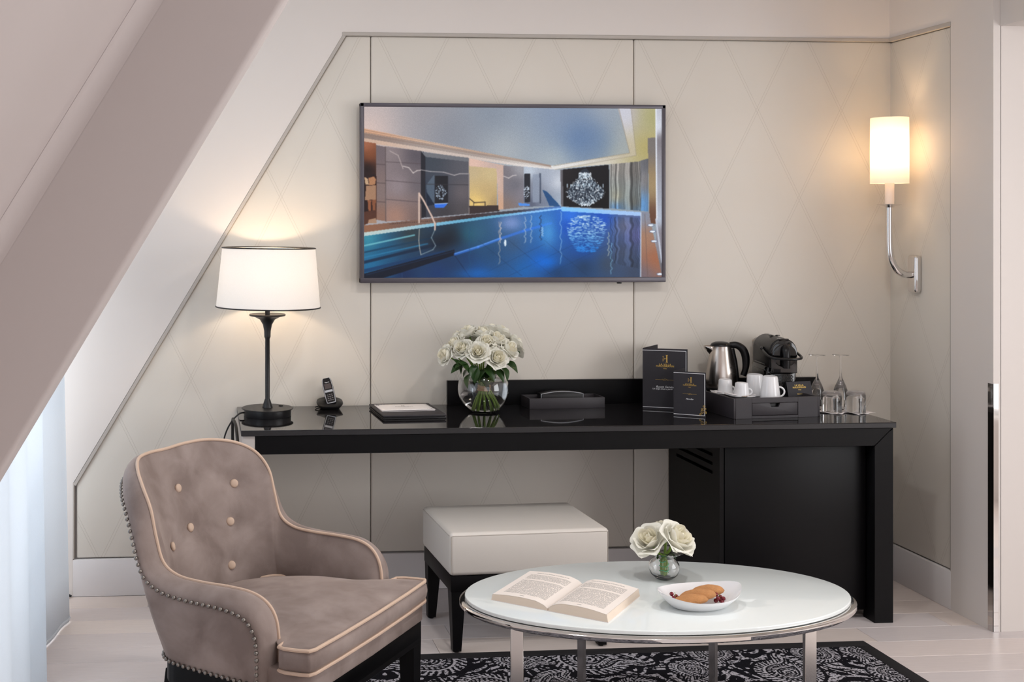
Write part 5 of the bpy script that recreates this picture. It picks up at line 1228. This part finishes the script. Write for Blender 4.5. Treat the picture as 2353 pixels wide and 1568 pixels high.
MB().sphere((0, 0, 0), .010, 12, 8, None, (1.4, .9, .3)).build('bowl', M['chrome'], spn); MB().tube([(.012, 0, .0005), (.05, 0, .002), (.075, 0, .002)], [.0016, .0013, .0022], 6).build('handle', M['chrome'], spn)
# tent card
ta_, tb_ = on_deck(1812, 914.5), on_deck(1868, 912)
tca = math.atan2(tb_.y - ta_.y, tb_.x - ta_.x); tcw = (tb_ - ta_).length
tc_ = thing('tent_card', 'little black tented sign with gold lettering at the right end of the tray', 'sign', tuple(ta_), tca)
MB().box(0, tcw, -.0006, .0006, 0, .062, .0002, 1, Matrix.Rotation(math.radians(-14), 4, 'X')).build('front_leaf', M['card'], tc_)
MB().box(0, tcw, -.0006, .0006, 0, .062, .0002, 1, Matrix.Translation((0, .031, 0)) @ Matrix.Rotation(math.radians(14), 4, 'X')).build('rear_leaf', M['card'], tc_)
TT = Matrix.Rotation(math.radians(-14), 4, 'X')
for s_, sz_, z_ in (('LA VILLA', .0095, .047), ('HAUSSMANN', .0095, .0385), ('PARIS', .005, .029), ('Bienvenue', .006, .013)): lettering(s_, sz_, TT @ Matrix.Translation((tcw / 2, -.0010, z_)) @ FRONT, M['gold'], tc_, sp=1.1)

# ================================================================== GLASSES ON PAPER COASTERS
def coaster(label, pos, rz, s_=.05):
    vs = []
    for i in range(7):
        for j in range(7):
            u, v = i / 6 * 2 - 1, j / 6 * 2 - 1; e = max(abs(u), abs(v)); vs.append((u * s_, v * s_, .0005 + (.004 * max(0, e - .72) / .28 * abs(math.sin(u * 3 + v * 2 + rz * 5)))))
    o = MB().add(vs, grid_faces(7, 7)).build('paper_coaster', M['napkin'], None, ang=180); o.modifiers.new('t', 'SOLIDIFY').thickness = .0004
    o.location = pos; o.rotation_euler = (0, 0, rz); return tag(o, label, 'coaster', 'paper coasters under the glasses')
f1, f2, t1, t2 = (Vector((p.x, p.y, DZ)) for p in (atz(1880, 939, DZ), atz(1934.5, 939, DZ), atz(1911.5, 948, DZ), atz(1966, 948, DZ)))
f1.y += .02; f2.y += .02; f1.x += .006; f2.x += .006
coaster('white paper coaster under the inverted wine glass nearest the tray', f1, .6); coaster('white paper coaster under the inverted wine glass farthest from the tray', f2, .5)
coaster('white paper coaster under the inverted tumbler nearest the tray', t1, .75, .049); coaster('white paper coaster under the inverted tumbler at the end of the desk', t2, .4, .052)
def wine(label, pos):
    c_ = thing('wine_glass', label, 'wine glass', (pos.x, pos.y, DZ + .0008), 0, 'upturned stemmed glasses')
    o_ = [(.0285, 0), (.030, .03), (.0285, .060), (.022, .085), (.012, .108), (.006, .120), (.0045, .130), (.0032, .16), (.0032, .200), (.005, .208), (.012, .2115), (.032, .2135), (.0325, .2148), (.014, .2152), (0, .2158)]
    i_ = [(0, .112), (.008, .103), (.0205, .083), (.0272, .058), (.0288, .03), (.0275, 0)]
    MB().lathe(o_ + i_, 40).build('glass', M['glass'], c_, ang=50)
wine('clear stemmed glass upside down on a paper coaster, nearest the black tray', f1); wine('clear stemmed glass upside down on a paper coaster, nearest the right wall', f2)
def tumbler(label, pos):
    c_ = thing('tumbler', label, 'tumbler', (pos.x, pos.y, DZ + .0008), 0, 'upturned tumblers')
    MB().lathe([(.0365, 0), (.0372, .002), (.0365, .068), (.0345, .078), (.029, .0835), (.020, .0845), (0, .083), (0, .072), (.026, .0715), (.0325, .066), (.0345, .058), (.0350, .002), (.0350, 0)], 44).build('glass', M['glass'], c_, ang=50)
tumbler('clear tumbler upside down on its coaster beside the black tray', t1); tumbler('clear tumbler upside down on its coaster at the right end of the desk', t2)

# ================================================================== ON THE COFFEE TABLE
# open book: local x across the spread, y up the page
m0, m1 = atz(1259, 1405, TZ), atz(1352, 1335, TZ + .02)
l0, r0_ = atz(1130, 1381, TZ), atz(1397, 1428, TZ)
bang = math.atan2(r0_.y - l0.y, r0_.x - l0.x) - math.radians(3)
book = thing('open_book', 'thick paperback lying open on the white table', 'book', (m0.x, m0.y, TZ), bang)
Ri = Matrix.Rotation(-bang, 3, 'Z'); wl_, wr_ = (Ri @ (l0 - m0)), (Ri @ (r0_ - m0))
bhgt = .272; wpg = .166
def page_block(sgn, name, thk):
    n = 15; vs, uv = [], []
    prof = []
    for i in range(n):
        t = i / (n - 1); z_ = thk * (.30 + .70 * min(1, (t / .22)) ** .6) if t < .22 else thk * (1.0 + .16 * math.sin((t - .22) / .78 * PI) - .22 * (t - .22) / .78)
        prof.append((sgn * (.001 + wpg * t), z_))
    top, bot = [], []
    for y_ in (0, bhgt):
        for x_, z_ in prof: vs.append((x_, y_, z_))
    for y_ in (0, bhgt):
        for k_, (x_, z_) in enumerate(prof): vs.append((x_ + (sgn * .004 if k_ == n - 1 else 0), y_, .0012))
    fs_top = [(i, i + 1, n + i + 1, n + i) for i in range(n - 1)]
    fs_side = [(i, i + 1, 2 * n + i + 1, 2 * n + i) for i in range(n - 1)] + [(n + i, n + i + 1, 3 * n + i + 1, 3 * n + i) for i in range(n - 1)] + [(n - 1, 2 * n - 1, 4 * n - 1, 3 * n - 1), (0, n, 3 * n, 2 * n)] + [(2 * n + i, 2 * n + i + 1, 3 * n + i + 1, 3 * n + i) for i in range(n - 1)]
    blk = MB().add(vs, fs_side).build('page_block', M['book_page'], book, smooth=False)
    me = bpy.data.meshes.new('page'); tv_ = [(x_, y_, z_ + .0004) for y_ in (0, bhgt) for x_, z_ in prof]; me.from_pydata(tv_, [], fs_top)
    ul = me.uv_layers.new(name='UVMap')
    for lp in me.loops:
        i = lp.vertex_index; k_ = i % n; t = k_ / (n - 1); ul.data[lp.index].uv = (t if sgn > 0 else 1 - t, 0. if i < n else 1.)
    link('page', me, M['page'], book, True, 180)
page_block(-1, 'l', .022); page_block(1, 'r', .027)
box('cover', -wpg - .006, wpg + .006, -.001, bhgt + .001, 0, .0012, M['paper'], book, bev=0)

# leaf-shaped porcelain bowl
BC = (atz(1508, 1372, TZ + .035) + atz(1705, 1347, TZ + .05)) / 2
bowl = thing('pointed_dish', 'white porcelain leaf-shaped dish on the coffee table holding little cakes', 'dish', (BC.x, BC.y, TZ), math.radians(9))
nB, nr = 64, 12; vs_ = []
def rim(a):
    c_, s_ = math.cos(a), math.sin(a); ex = 1.25
    x_ = .127 * math.copysign(abs(c_) ** .92, c_); y_ = .082 * math.copysign(abs(s_) ** ex, s_)
    z_ = .036 + .016 * (abs(c_) ** 3) + (.006 if c_ > 0 else .0) * abs(c_) ** 2 + (.006 if s_ > 0 else -.002) * abs(s_)
    return x_, y_, z_
for i in range(nB):
    a = 2 * PI * i / nB; x_, y_, z_ = rim(a)
    bx_, by_ = .070 * math.cos(a), .042 * math.sin(a)
    for k in range(nr):
        t = k / (nr - 1)
        if t < .35: f = t / .35; vs_.append((bx_ * f, by_ * f, .008))
        else: f = (t - .35) / .65; vs_.append((bx_ + (x_ - bx_) * f, by_ + (y_ - by_) * f, .008 + (z_ - .008) * (f ** 1.5)))
    for k in range(nr):
        t = 1 - k / (nr - 1)
        if t < .35: f = t / .35; vs_.append((bx_ * f, by_ * f, 0 if f > .9 else .002))
        else: f = (t - .35) / .65; vs_.append(((bx_ + (x_ - bx_) * f) + .003 * math.cos(a) * (f < .99), (by_ + (y_ - by_) * f) + .003 * math.sin(a) * (f < .99), max(0, .0 + (z_ - .0005) * (f ** 1.35))))
MB().add(vs_, grid_faces(nB, nr * 2, True)).build('dish', M['porcelain'], bowl, ang=70)
BM_ = Matrix.Translation((BC.x, BC.y, TZ)) @ Matrix.Rotation(math.radians(9), 4, 'Z')
def cake(label, x_, y_, rz, rx, L_=.052):
    vs = []; n1, n2 = 20, 14
    for i in range(n1):
        t = i / (n1 - 1) * 2 - 1; w_ = math.sqrt(max(0, 1 - abs(t) ** 2.4))
        for k in range(n2):
            a = 2 * PI * k / n2; zz = math.sin(a)
            vs.append((t * L_, .021 * w_ * math.cos(a) * (1.08 if zz < 0 else 1), (.017 * zz * (1 + .25 * (1 - t * t)) if zz > 0 else .010 * zz) * (w_ if abs(t) > .6 else 1 * max(w_, .0)) + .0006 * math.sin(9 * t + 5 * a)))
    o = MB().add(vs, grid_faces(n1, n2)[:0] + [(i * n2 + k, (i + 1) * n2 + k, (i + 1) * n2 + (k + 1) % n2, i * n2 + (k + 1) % n2) for i in range(n1 - 1) for k in range(n2)]).build('sponge_cake', M['cake'], None, ang=180)
    o.location = BM_ @ Vector((x_, y_, .022)); o.rotation_euler = (rx, math.radians(-12), math.radians(9) + rz); return tag(o, label, 'cake', 'small cakes in the dish')
c1 = cake('golden shell cake at the front left of the white dish', -.044, -.020, -.45, -.15, .052)
c2 = cake('golden shell cake lying in the middle of the three', -.006, .000, -.55, .1, .052); c2.location.z += .006
c3 = cake('golden shell cake at the rear right of the white dish', .034, .016, -.5, .1, .048); c3.location.z += .010
def currants(label, x_, y_, z_, seed, stalk):
    rr = random.Random(seed); root = thing('red_currants', label, 'currants', tuple(BM_ @ Vector((x_, y_, z_))), .2)
    for k in range(7):
        a = k * 2.4; q = .0095 * math.sqrt((k % 4 + .3)); p = (q * math.cos(a), q * .8 * math.sin(a), .005 + .0075 * (k // 3))
        MB().sphere(p, .0056 + .0006 * rr.random(), 12, 9).build('berry', M['currant'], root)
    MB().tube([(0, 0, .006), (.002, 0, .016), (.0, .002, .016 + stalk)], .0007, 5).build('stalk', M['stem'], root)
currants('sprig of red currants at the left tip of the dish', -.074, .004, .016, 1, .012); currants('sprig of red currants at the right end of the cakes', .048, -.024, .014, 2, .006)
